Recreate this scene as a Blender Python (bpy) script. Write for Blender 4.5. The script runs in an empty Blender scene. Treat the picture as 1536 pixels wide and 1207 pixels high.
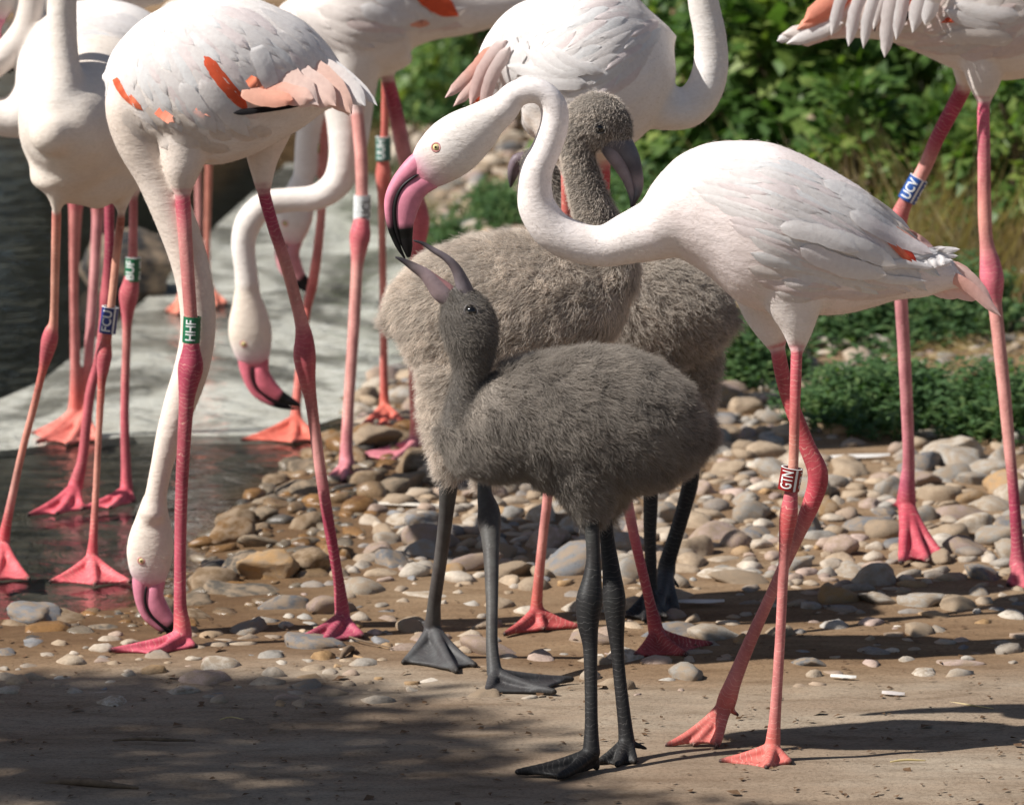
import bpy, bmesh, math, random
import numpy as np
from mathutils import Vector, kdtree, noise
from mathutils.bvhtree import BVHTree
R = math.radians
random.seed(7); rng = np.random.default_rng(7)
scene = bpy.context.scene
col = scene.collection

# ------------------------------------------------------------------ camera, sky, sun, exposure
F = 10000.0; CX, CY = 768.0, 603.5; HCAM = 2.1; HORIZON = -955.0
TH = math.atan((CY - HORIZON) / F)
cd = bpy.data.cameras.new('camera'); cam = bpy.data.objects.new('camera', cd); col.objects.link(cam)
cam.location = (0, 0, HCAM); cam.rotation_euler = (math.pi/2 - TH, 0, 0)
cd.sensor_width = 36; cd.sensor_fit = 'HORIZONTAL'; cd.lens = F*36/1536
cd.clip_start = 0.1; cd.clip_end = 2000
cd.dof.use_dof = True; cd.dof.focus_distance = 10.25; cd.dof.aperture_fstop = 9.0
scene.camera = cam

SUN_EL = R(45.5); SUN_DIR = Vector((math.cos(SUN_EL)*0.957, math.cos(SUN_EL)*0.29, -math.sin(SUN_EL)))
w = bpy.data.worlds.new('World'); scene.world = w; w.use_nodes = True
nt = w.node_tree; bg = nt.nodes['Background']; sky = nt.nodes.new('ShaderNodeTexSky')
sky.sky_type = 'NISHITA'; sky.sun_disc = False; sky.sun_elevation = SUN_EL
sky.sun_rotation = math.atan2(-SUN_DIR.x, -SUN_DIR.y)
nt.links.new(sky.outputs[0], bg.inputs[0]); bg.inputs[1].default_value = 0.05
sd = bpy.data.lights.new('sun', 'SUN'); sd.energy = 5.0; sd.angle = R(0.53); sd.color = (1.0, 0.965, 0.915)
sun = bpy.data.objects.new('sun', sd); col.objects.link(sun); sun.location = (-6, -2, 8)
sun.rotation_euler = SUN_DIR.to_track_quat('-Z', 'Y').to_euler()
vs = scene.view_settings
vs.view_transform = 'Standard'; vs.look = 'None'; vs.gamma = 1.0; vs.exposure = 0.45; vs.use_curve_mapping = False
scene.cycles.use_adaptive_sampling = True
scene.cycles.max_bounces = 8; scene.cycles.transparent_max_bounces = 12
scene.cycles.use_denoising = True

# ------------------------------------------------------------------ pixel -> place
ST, CT = math.sin(TH), math.cos(TH)
def ray(px, py):
    dx = (px - CX)/F; dy = -(py - CY)/F
    return Vector((dx, CT + ST*dy, -ST + CT*dy))
def at(px, py, Y):                       # the point on a pixel's ray at the distance Y
    d = ray(px, py); t = Y/d.y
    return Vector((d.x*t, Y, HCAM + d.z*t))
def gp(px, py, z=0.0):                   # where a pixel's ray meets the ground
    d = ray(px, py); t = (z - HCAM)/d.z
    return Vector((d.x*t, d.y*t, z))
def pix(p):                              # the pixel a point falls on
    q = Vector(p) - Vector((0, 0, HCAM))
    f = q.y*CT - q.z*ST; u = q.y*ST + q.z*CT
    return CX + F*q.x/f, CY - F*u/f

# ------------------------------------------------------------------ objects
def tag(o, label=None, cat=None, group=None, kind=None):
    if label: o['label'] = label
    if cat: o['category'] = cat
    if group: o['group'] = group
    if kind: o['kind'] = kind
    return o
def obj(name, me, mat=None, parent=None, loc=None, smooth=True):
    o = bpy.data.objects.new(name, me); col.objects.link(o)
    if mat is not None:
        me.materials.clear()
        for m in (mat if isinstance(mat, (list, tuple)) else [mat]): me.materials.append(m)
    if parent is not None: o.parent = parent
    if loc is not None: o.location = loc
    if smooth and hasattr(me, 'polygons'):
        me.polygons.foreach_set('use_smooth', np.ones(len(me.polygons), bool))
    return o
def empty(name, loc):
    o = bpy.data.objects.new(name, None); col.objects.link(o); o.location = loc; o.empty_display_size = 0.05
    return o
def mesh(name, v, f):
    me = bpy.data.meshes.new(name); me.from_pydata([tuple(x) for x in v], [], [tuple(x) for x in f]); me.update()
    return me
def set_col(me, arr, name='Col'):
    a = me.color_attributes.new(name, 'FLOAT_COLOR', 'POINT')
    arr = np.asarray(arr, dtype=np.float32)
    if arr.shape[1] == 3: arr = np.hstack([arr, np.ones((len(arr), 1), np.float32)])
    a.data.foreach_set('color', arr.ravel())

# ------------------------------------------------------------------ materials
def mat(name, base=(.5,.5,.5), rough=.7, spec=.3):
    m = bpy.data.materials.new(name); m.use_nodes = True
    b = m.node_tree.nodes['Principled BSDF']
    b.inputs['Base Color'].default_value = (*base, 1); b.inputs['Roughness'].default_value = rough
    b.inputs['Specular IOR Level'].default_value = spec
    return m, m.node_tree, b
def N(t, typ, **kw):
    n = t.nodes.new(typ)
    for k, v in kw.items():
        if k in n.inputs.keys() if hasattr(n.inputs, 'keys') else False: n.inputs[k].default_value = v
        else: setattr(n, k, v)
    return n
def noise_node(t, scale, detail=4, rough=.55, vec=None):
    n = t.nodes.new('ShaderNodeTexNoise'); n.inputs['Scale'].default_value = scale
    n.inputs['Detail'].default_value = detail; n.inputs['Roughness'].default_value = rough
    if vec is not None: t.links.new(vec, n.inputs['Vector'])
    return n
def ramp(t, fac, stops):
    r = t.nodes.new('ShaderNodeValToRGB'); e = r.color_ramp.elements
    while len(e) > 1: e.remove(e[0])
    e[0].position, e[0].color = stops[0][0], (*stops[0][1], 1)
    for p, c in stops[1:]:
        x = e.new(p); x.color = (*c, 1)
    t.links.new(fac, r.inputs[0]); return r
def mixc(t, fac, a, b, typ='MIX'):
    m = t.nodes.new('ShaderNodeMix'); m.data_type = 'RGBA'; m.blend_type = typ
    for s, v in ((m.inputs[0], fac), (m.inputs[6], a), (m.inputs[7], b)):
        if isinstance(v, (int, float)): s.default_value = v
        elif isinstance(v, tuple): s.default_value = (*v, 1) if len(v) == 3 else v
        else: t.links.new(v, s)
    return m.outputs[2]
def math_(t, op, a, b=None):
    m = t.nodes.new('ShaderNodeMath'); m.operation = op
    for s, v in ((m.inputs[0], a), (m.inputs[1], b)):
        if v is None: continue
        if isinstance(v, (int, float)): s.default_value = v
        else: t.links.new(v, s)
    return m.outputs[0]
def bump(t, b, h, strength=.3, dist=.005):
    n = t.nodes.new('ShaderNodeBump'); n.inputs['Strength'].default_value = strength
    n.inputs['Distance'].default_value = dist; t.links.new(h, n.inputs['Height'])
    t.links.new(n.outputs[0], b.inputs['Normal']); return n
def mapping(t, scale, coord='Object'):
    tc = t.nodes.new('ShaderNodeTexCoord'); mp = t.nodes.new('ShaderNodeMapping')
    mp.inputs['Scale'].default_value = scale; t.links.new(tc.outputs[coord], mp.inputs[0]); return mp.outputs[0]

def make_bird_mat(name, scale_line, rough_f=.85):
    m, t, b = mat(name, rough=.8, spec=.2); L = t.links
    c = t.nodes.new('ShaderNodeAttribute'); c.attribute_name = 'Col'
    z = t.nodes.new('ShaderNodeAttribute'); z.attribute_name = 'zone'
    lg = t.nodes.new('ShaderNodeAttribute'); lg.attribute_name = 'legco'
    # feather side: mottling and a fine combed relief
    n1 = noise_node(t, 9, 3, .6, mapping(t, (1, 1, 1)))
    n2 = noise_node(t, 170, 5, .65, mapping(t, (.6, 1, 1.25)))
    n3 = noise_node(t, 45, 4, .6, mapping(t, (.5, 1, 1.4)))
    f1 = ramp(t, n1.outputs[0], [(.3, (.9, .87, .84)), (.7, (1.04, 1.04, 1.04))])
    fcol = mixc(t, 1.0, c.outputs['Color'], f1.outputs[0], 'MULTIPLY')
    f2 = ramp(t, n2.outputs[0], [(.3, (.9, .885, .87)), (.6, (1, 1, 1))])
    fcol = mixc(t, .8, fcol, f2.outputs[0], 'MULTIPLY')
    # leg side: rows of scutes, pale lines between them
    sx = t.nodes.new('ShaderNodeSeparateXYZ'); L.new(lg.outputs['Vector'], sx.inputs[0])
    nz = noise_node(t, 60, 2, .5, mapping(t, (1, 1, 1)))
    al = math_(t, 'ADD', math_(t, 'MULTIPLY', sx.outputs[0], 125.0), math_(t, 'MULTIPLY', nz.outputs[0], 2.6))
    al = math_(t, 'ADD', al, math_(t, 'MULTIPLY', math_(t, 'ABSOLUTE', sx.outputs[1]), .3))
    fr = math_(t, 'FRACT', al)
    ln = math_(t, 'ABSOLUTE', math_(t, 'SUBTRACT', fr, .5))
    line = ramp(t, ln, [(.43, (0, 0, 0)), (.485, (1, 1, 1))])
    amt = noise_node(t, 26, 3, .6, mapping(t, (1, 1, 1)))
    amt_r = ramp(t, amt.outputs[0], [(.35, (.15, .15, .15)), (.66, (.85, .85, .85))])
    lfac = math_(t, 'MULTIPLY', line.outputs[0], amt_r.outputs[0])
    scol = mixc(t, lfac, c.outputs['Color'], scale_line)
    n4 = noise_node(t, 38, 4, .6, mapping(t, (1, 1, .5)))
    f4 = ramp(t, n4.outputs[0], [(.3, (.68, .62, .62)), (.65, (1.12, 1.15, 1.12))])
    scol = mixc(t, 1.0, scol, f4.outputs[0], 'MULTIPLY')
    L.new(mixc(t, z.outputs['Fac'], fcol, scol), b.inputs['Base Color'])
    rr = t.nodes.new('ShaderNodeMapRange'); L.new(z.outputs['Fac'], rr.inputs[0])
    rr.inputs[3].default_value = rough_f; rr.inputs[4].default_value = .5; L.new(rr.outputs[0], b.inputs['Roughness'])
    hf = math_(t, 'ADD', math_(t, 'MULTIPLY', n2.outputs[0], .6), math_(t, 'MULTIPLY', n3.outputs[0], 1.2))
    hs = math_(t, 'ADD', math_(t, 'MULTIPLY', line.outputs[0], -.3), math_(t, 'MULTIPLY', n2.outputs[0], .35))
    hm = t.nodes.new('ShaderNodeMix'); L.new(z.outputs['Fac'], hm.inputs[0]); L.new(hf, hm.inputs[2]); L.new(hs, hm.inputs[3])
    bump(t, b, hm.outputs[0], .32, .004)
    return m
M = {}
M['adult'] = make_bird_mat('adult_plumage_and_skin', (.78, .47, .38))
M['chick'] = make_bird_mat('chick_down_and_skin', (.12, .112, .105), .95)

def make_attr_mat(name, rough, spec=.35, bscale=90, bstr=.25, var=.85):
    m, t, b = mat(name, rough=rough, spec=spec)
    c = t.nodes.new('ShaderNodeAttribute'); c.attribute_name = 'Col'
    n = noise_node(t, bscale, 4, .6, mapping(t, (1, 1, 1)))
    f = ramp(t, n.outputs[0], [(.3, (var, var*.97, var*.97)), (.7, (1.06, 1.06, 1.06))])
    t.links.new(mixc(t, 1.0, c.outputs['Color'], f.outputs[0], 'MULTIPLY'), b.inputs['Base Color'])
    bump(t, b, n.outputs[0], bstr, .002); return m
M['bill'] = make_attr_mat('bill_horn', .5, .35, 55, .35, .78)
M['eye'] = make_attr_mat('eye', .08, .6, 10, 0, .98)
def make_feather_mat():
    m, t, b = mat('feather', rough=.75, spec=.2)
    c = t.nodes.new('ShaderNodeAttribute'); c.attribute_name = 'Col'
    uv = t.nodes.new('ShaderNodeUVMap'); uv.uv_map = 'UVMap'
    sx = t.nodes.new('ShaderNodeSeparateXYZ'); t.links.new(uv.outputs[0], sx.inputs[0])
    v = math_(t, 'ABSOLUTE', math_(t, 'SUBTRACT', sx.outputs[1], .5))
    barb = math_(t, 'SINE', math_(t, 'MULTIPLY', math_(t, 'SUBTRACT', sx.outputs[0], math_(t, 'MULTIPLY', v, .8)), 210.0))
    n = noise_node(t, 130, 4, .6, mapping(t, (1, 1, 1)))
    f = ramp(t, n.outputs[0], [(.3, (.93, .91, .91)), (.65, (1.03, 1.03, 1.03))])
    t.links.new(mixc(t, 1.0, c.outputs['Color'], f.outputs[0], 'MULTIPLY'), b.inputs['Base Color'])
    h = math_(t, 'ADD', math_(t, 'MULTIPLY', barb, .12), n.outputs[0]); bump(t, b, h, .35, .002)
    tr = t.nodes.new('ShaderNodeBsdfTranslucent'); t.links.new(c.outputs['Color'], tr.inputs[0])
    mx = t.nodes.new('ShaderNodeMixShader'); mx.inputs[0].default_value = .22
    t.links.new(b.outputs[0], mx.inputs[1]); t.links.new(tr.outputs[0], mx.inputs[2])
    t.links.new(mx.outputs[0], t.nodes['Material Output'].inputs[0]); return m
M['feather'] = make_feather_mat()
def make_down_mat(name, c1, c2):
    m = bpy.data.materials.new(name); m.use_nodes = True; t = m.node_tree
    b = t.nodes['Principled BSDF']; b.inputs['Roughness'].default_value = .75; b.inputs['Specular IOR Level'].default_value = .25
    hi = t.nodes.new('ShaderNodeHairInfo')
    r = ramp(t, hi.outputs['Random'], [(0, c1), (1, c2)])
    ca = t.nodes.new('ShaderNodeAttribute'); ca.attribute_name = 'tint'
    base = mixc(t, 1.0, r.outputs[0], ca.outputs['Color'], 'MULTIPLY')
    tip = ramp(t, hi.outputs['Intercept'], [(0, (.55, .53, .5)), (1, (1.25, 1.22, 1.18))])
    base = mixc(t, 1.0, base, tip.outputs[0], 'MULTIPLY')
    t.links.new(base, b.inputs['Base Color'])
    tr = t.nodes.new('ShaderNodeBsdfTranslucent'); t.links.new(base, tr.inputs[0])
    mx = t.nodes.new('ShaderNodeMixShader'); mx.inputs[0].default_value = .3
    t.links.new(b.outputs[0], mx.inputs[1]); t.links.new(tr.outputs[0], mx.inputs[2])
    t.links.new(mx.outputs[0], t.nodes['Material Output'].inputs[0]); return m
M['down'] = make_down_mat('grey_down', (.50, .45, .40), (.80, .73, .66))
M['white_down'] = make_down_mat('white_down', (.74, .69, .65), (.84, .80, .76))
for k, c in dict(green=(.012, .16, .07), blue=(.012, .035, .20), brightblue=(.02, .09, .34), red=(.28, .012, .014), teal=(.06, .19, .15), white=(.74, .76, .75)).items():
    m, t, b = mat('ring_'+k, c, .35, .5)
    n = noise_node(t, 150, 4, .6, mapping(t, (1, 1, 1)))
    f = ramp(t, n.outputs[0], [(.35, tuple(x*.7 for x in c)), (.6, c)]); t.links.new(f.outputs[0], b.inputs['Base Color'])
    M['ring_'+k] = m
m, t, b = mat('ring_lettering_white', (.80, .81, .79), .45, .4); M['letter'] = m
m, t, b = mat('ring_lettering_dark', (.05, .05, .05), .45, .4); M['letter_dark'] = m

def make_ground_mat():
    m, t, b = mat('bank_soil', rough=.92, spec=.15); L = t.links
    wv = mapping(t, (1, 1, 1))
    wv2 = mapping(t, (.55, 1.5, 1))
    big = noise_node(t, 2.2, 5, .6, wv2); mid = noise_node(t, 14, 6, .65, wv2); fine = noise_node(t, 150, 6, .7, wv)
    c1 = ramp(t, big.outputs[0], [(.30, (.185, .128, .085)), (.5, (.275, .21, .15)), (.68, (.34, .282, .215))])
    c2 = ramp(t, mid.outputs[0], [(.28, (.62, .57, .52)), (.5, (1, 1, 1)), (.75, (1.2, 1.17, 1.15))])
    c = mixc(t, .85, c1.outputs[0], c2.outputs[0], 'MULTIPLY')
    c3 = ramp(t, fine.outputs[0], [(.28, (.55, .5, .46)), (.5, (1, 1, 1)), (.78, (1.22, 1.2, 1.18))])
    c = mixc(t, .9, c, c3.outputs[0], 'MULTIPLY')
    # pebbly red-brown earth where the stones lie, wet mud towards the pool
    at_ = t.nodes.new('ShaderNodeAttribute'); at_.attribute_name = 'Col'
    s = t.nodes.new('ShaderNodeSeparateColor'); L.new(at_.outputs['Color'], s.inputs[0])
    earth = mixc(t, 1.0, c, (.84, .73, .60), 'MULTIPLY')
    c = mixc(t, s.outputs[0], c, earth)
    wetc = mixc(t, 1.0, c, (.50, .42, .33), 'MULTIPLY'); c = mixc(t, s.outputs[1], c, wetc)
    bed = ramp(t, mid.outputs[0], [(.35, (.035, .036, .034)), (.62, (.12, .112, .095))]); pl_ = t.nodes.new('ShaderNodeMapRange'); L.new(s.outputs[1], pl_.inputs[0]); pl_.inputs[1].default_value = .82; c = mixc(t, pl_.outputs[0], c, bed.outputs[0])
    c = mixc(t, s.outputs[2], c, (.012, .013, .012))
    L.new(c, b.inputs['Base Color'])
    rr = t.nodes.new('ShaderNodeMapRange'); L.new(s.outputs[1], rr.inputs[0]); rr.inputs[3].default_value = .93; rr.inputs[4].default_value = .45
    L.new(rr.outputs[0], b.inputs['Roughness'])
    grit = noise_node(t, 420, 4, .75, wv); spk = ramp(t, grit.outputs[0], [(.30, (.45, .4, .36)), (.42, (1, 1, 1)), (.66, (1, 1, 1)), (.76, (1.5, 1.48, 1.42))])
    c = mixc(t, .85, c, spk.outputs[0], 'MULTIPLY'); L.new(c, b.inputs['Base Color'])
    h = math_(t, 'ADD', math_(t, 'MULTIPLY', mid.outputs[0], 1.6), math_(t, 'MULTIPLY', fine.outputs[0], .5))
    h = math_(t, 'ADD', h, math_(t, 'MULTIPLY', grit.outputs[0], .3))
    bump(t, b, h, .5, .009); return m
M['ground'] = make_ground_mat()
def make_stone_mat(name, own):
    m, t, b = mat(name, rough=.82, spec=.25); L = t.links
    c = t.nodes.new('ShaderNodeAttribute'); c.attribute_name = 'Col'      # joined pebbles carry their own colours
    oi = t.nodes.new('ShaderNodeObjectInfo')
    base = c.outputs['Color'] if own else oi.outputs['Color']
    n = noise_node(t, 28, 6, .65, mapping(t, (1, 1, 1))); n2 = noise_node(t, 190, 5, .7, mapping(t, (1, 1, 1)))
    f = ramp(t, n.outputs[0], [(.28, (.50, .44, .38)), (.5, (1, 1, 1)), (.75, (1.28, 1.24, 1.18))])
    base = mixc(t, .95, base, f.outputs[0], 'MULTIPLY')
    n3 = noise_node(t, 5, 4, .6, mapping(t, (1, 1, 1), 'Generated' if not own else 'Object')); dust = ramp(t, n3.outputs[0], [(.40, (0, 0, 0)), (.60, (.8, .8, .8))])
    if not name.startswith('wet'): base = mixc(t, dust.outputs[0], base, (.33, .245, .165))
    f2 = ramp(t, n2.outputs[0], [(.3, (.72, .7, .68)), (.55, (1, 1, 1)), (.8, (1.15, 1.15, 1.15))])
    base = mixc(t, .8, base, f2.outputs[0], 'MULTIPLY'); L.new(base, b.inputs['Base Color'])
    L.new(math_(t, 'SUBTRACT', 1.0, math_(t, 'MULTIPLY', oi.outputs['Alpha'], .25)), b.inputs['Roughness'])
    h = math_(t, 'ADD', n.outputs[0], math_(t, 'MULTIPLY', n2.outputs[0], .35)); bump(t, b, h, .5, .006); return m, t, b
for own in (0, 1):
    for wt in (0, 1):
        key = ('wet_' if wt else '') + ('stone' if not own else 'gravel')
        M[key], t, b = make_stone_mat(key, own)
        if wt:
            for l in list(b.inputs['Roughness'].links): t.links.remove(l)
            b.inputs['Roughness'].default_value = .25; b.inputs['Specular IOR Level'].default_value = .5

def make_water_mat():
    m = bpy.data.materials.new('water'); m.use_nodes = True; t = m.node_tree; t.nodes.clear(); L = t.links
    out = t.nodes.new('ShaderNodeOutputMaterial')
    g = t.nodes.new('ShaderNodeBsdfGlossy'); g.inputs['Roughness'].default_value = .03
    g.inputs['Color'].default_value = (.95, .97, 1, 1)
    tr = t.nodes.new('ShaderNodeBsdfTransparent'); tr.inputs['Color'].default_value = (.86, .85, .80, 1)
    fr = t.nodes.new('ShaderNodeFresnel'); fr.inputs['IOR'].default_value = 1.34
    n1 = noise_node(t, 2.6, 4, .55, mapping(t, (1.5, 1.1, 1))); n2 = noise_node(t, 9, 5, .65, mapping(t, (1.2, .9, 1))); n2.inputs['Distortion'].default_value = .8
    h = math_(t, 'ADD', n1.outputs[0], math_(t, 'MULTIPLY', n2.outputs[0], .38))
    bp = t.nodes.new('ShaderNodeBump'); bp.inputs['Strength'].default_value = .5; bp.inputs['Distance'].default_value = .022
    L.new(h, bp.inputs['Height']); L.new(bp.outputs[0], g.inputs['Normal']); L.new(bp.outputs[0], fr.inputs['Normal'])
    mx = t.nodes.new('ShaderNodeMixShader'); L.new(fr.outputs[0], mx.inputs[0]); L.new(tr.outputs[0], mx.inputs[1]); L.new(g.outputs[0], mx.inputs[2])
    L.new(mx.outputs[0], out.inputs[0]); return m
M['water'] = make_water_mat()
def make_concrete():
    m, t, b = mat('wet_concrete', rough=.6, spec=.4)
    n = noise_node(t, 1.5, 6, .62, mapping(t, (1.0, .75, 1))); n.inputs['Distortion'].default_value = 1.2; n2 = noise_node(t, 26, 5, .65, mapping(t, (1, .6, 1)))
    f = ramp(t, n.outputs[0], [(.32, (.16, .155, .145)), (.43, (.40, .40, .39)), (.50, (.86, .87, .87))])
    f2 = ramp(t, n2.outputs[0], [(.3, (.7, .68, .64)), (.6, (1.05, 1.05, 1.05))])
    t.links.new(mixc(t, .8, f.outputs[0], f2.outputs[0], 'MULTIPLY'), b.inputs['Base Color'])
    bump(t, b, n2.outputs[0], .4, .004); return m
M['concrete'] = make_concrete()
def make_leaf(name, c1, c2, c3, trans=.35):
    m = bpy.data.materials.new(name); m.use_nodes = True; t = m.node_tree; b = t.nodes['Principled BSDF']
    b.inputs['Roughness'].default_value = .5; b.inputs['Specular IOR Level'].default_value = .35
    a = t.nodes.new('ShaderNodeAttribute'); a.attribute_name = 'rnd'
    r = ramp(t, a.outputs['Fac'], [(0, c1), (.55, c2), (1, c3)])
    t.links.new(r.outputs[0], b.inputs['Base Color'])
    tr = t.nodes.new('ShaderNodeBsdfTranslucent')
    t.links.new(mixc(t, 1.0, r.outputs[0], (1.3, 1.5, .6), 'MULTIPLY'), tr.inputs[0])
    mx = t.nodes.new('ShaderNodeMixShader'); mx.inputs[0].default_value = trans
    t.links.new(b.outputs[0], mx.inputs[1]); t.links.new(tr.outputs[0], mx.inputs[2])
    t.links.new(mx.outputs[0], t.nodes['Material Output'].inputs[0]); return m
M['leaf_bush'] = make_leaf('bush_leaf', (.035, .08, .02), (.085, .155, .035), (.24, .29, .075))
M['leaf_dark'] = make_leaf('dimmed_hedge_leaf', (.005, .011, .005), (.011, .022, .008), (.02, .036, .013), .1)  # shade of a dark bank put into the leaf colour for the reflection
M['leaf_herb'] = make_leaf('herb_leaf', (.04, .085, .03), (.075, .14, .05), (.15, .21, .075), .3)
M['straw'] = make_leaf('dry_straw', (.30, .19, .08), (.50, .37, .19), (.66, .54, .32), .3)
def simple(name, c, rough=.8, var=.6, sc=60):
    m, t, b = mat(name, c, rough, .2); n = noise_node(t, sc, 5, .65, mapping(t, (1, 1, 1)))
    f = ramp(t, n.outputs[0], [(.3, tuple(x*var for x in c)), (.7, tuple(min(1, x*1.2) for x in c))])
    t.links.new(f.outputs[0], b.inputs['Base Color']); bump(t, b, n.outputs[0], .5, .003); return m
M['bark'] = simple('bark', (.14, .10, .065)); M['stem'] = simple('green_stem', (.12, .13, .05))
M['twig'] = simple('dry_twig', (.17, .12, .08))

# ------------------------------------------------------------------ the ground, the pool and its apron
WATER_Z = -0.012
SHORE_PX = [(-700, 950), (-60, 935), (60, 925), (200, 912), (262, 893), (330, 838), (385, 785), (450, 728), (520, 688), (575, 640), (610, 590), (632, 520),
            (645, 430), (655, 350), (648, 290), (610, 245), (540, 205), (430, 165), (230, 70), (-100, 25), (-900, -60)]
POOL = [gp(x, y)[:2] for x, y in SHORE_PX]; POOL += [(-30, POOL[-1][1]), (-30, POOL[0][1])]
POOL = np.array(POOL)
def pool_depth(P):                       # signed distance: positive inside the pool
    P = np.asarray(P, float); A = POOL; B = np.roll(POOL, -1, 0)
    d2 = np.full(len(P), 1e9); ins = np.zeros(len(P), bool)
    for a, b in zip(A, B):
        ab = b - a; tt = np.clip(((P - a) @ ab)/(ab @ ab), 0, 1)
        q = a + tt[:, None]*ab; d2 = np.minimum(d2, ((P - q)**2).sum(1))
        c = ((a[1] > P[:, 1]) != (b[1] > P[:, 1])); xi = a[0] + (P[:, 1]-a[1])/(b[1]-a[1]+1e-12)*ab[0]
        ins ^= c & (P[:, 0] < xi)
    return np.where(ins, 1, -1)*np.sqrt(d2)
def sstep(a, b, x): u = np.clip((x-a)/(b-a), 0, 1); return u*u*(3-2*u)
def ground_z(P):
    P = np.asarray(P, float); d = pool_depth(P)
    far = sstep(13.6, 15.5, P[:, 1])*sstep(.25, -.5, P[:, 0])
    z = np.where(d > -.12, -(.034 + .35*far)*sstep(-.12, .30, d), 0)
    nz = np.array([noise.noise(Vector((x*2.2, y*3.2, 0)))*.008 + noise.noise(Vector((x*9, y*13, 5)))*.0035 if abs(x) < 3 and y < 25 else 0 for x, y in P])
    z = z + nz*np.where(d > .1, .3, 1)
    bank = sstep(15.2, 19, P[:, 1])*sstep(.0, .8, P[:, 0]); z = z + bank*.12*(d < 0)
    return z
def axis(lo, hi, step, far_lo, far_hi):
    a = list(np.arange(lo, hi+1e-6, step)); x = lo; s = step; L_ = []
    while x > far_lo: s *= 1.45; x -= s; L_.append(x)
    x = hi; s = step; H_ = []
    while x < far_hi: s *= 1.45; x += s; H_.append(x)
    return np.array(L_[::-1] + a + H_)
gx = axis(-1.9, 1.9, .02, -250, 250); gy = axis(9.0, 16.5, .028, -60, 400)
X, Yg = np.meshgrid(gx, gy); P = np.column_stack([X.ravel(), Yg.ravel()])
gz = ground_z(P); gd = pool_depth(P)
nx, ny = len(gx), len(gy)
idx = np.arange(nx*ny).reshape(ny, nx)
faces = np.column_stack([idx[:-1, :-1].ravel(), idx[:-1, 1:].ravel(), idx[1:, 1:].ravel(), idx[1:, :-1].ravel()])
gm = bpy.data.meshes.new('ground'); gm.from_pydata(np.column_stack([P, gz]).tolist(), [], faces.tolist()); gm.update()
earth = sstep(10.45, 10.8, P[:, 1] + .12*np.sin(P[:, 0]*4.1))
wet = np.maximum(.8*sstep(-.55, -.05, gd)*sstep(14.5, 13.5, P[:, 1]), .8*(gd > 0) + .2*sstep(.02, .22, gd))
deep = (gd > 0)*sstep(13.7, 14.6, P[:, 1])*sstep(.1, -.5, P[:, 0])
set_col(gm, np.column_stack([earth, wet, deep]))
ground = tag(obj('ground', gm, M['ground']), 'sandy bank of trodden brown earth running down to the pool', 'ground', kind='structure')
wx = np.linspace(-30, 1.2, 60); 
wm = mesh('water', [(-30, 8.5, WATER_Z), (.9, 8.5, WATER_Z), (.9, 24, WATER_Z), (-30, 24, WATER_Z)], [(0, 1, 2, 3)])
tag(obj('water', wm, M['water']), 'shallow rippled pool water reflecting the bank', 'water', kind='structure')
# pale concrete apron just under the water
ap_px = [(-250, 690), (60, 560), (215, 440), (330, 322), (430, 235), (560, 250), (618, 320), (628, 430), (600, 560), (520, 610), (420, 640), (200, 640)]
ap = [gp(x, y)[:2] for x, y in ap_px]
bm = bmesh.new(); vs_ = [bm.verts.new((x, y, WATER_Z-.006)) for x, y in ap]; f_ = bm.faces.new(vs_)
ext = bmesh.ops.extrude_face_region(bm, geom=[f_]); bmesh.ops.translate(bm, verts=[v for v in ext['geom'] if isinstance(v, bmesh.types.BMVert)], vec=(0, 0, -.06))
bmesh.ops.recalc_face_normals(bm, faces=bm.faces); am = bpy.data.meshes.new('concrete_apron'); bm.to_mesh(am)
tag(obj('concrete_apron', am, M['concrete'], smooth=False), 'pale wet concrete apron under the shallow water', 'apron', kind='structure')

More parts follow.
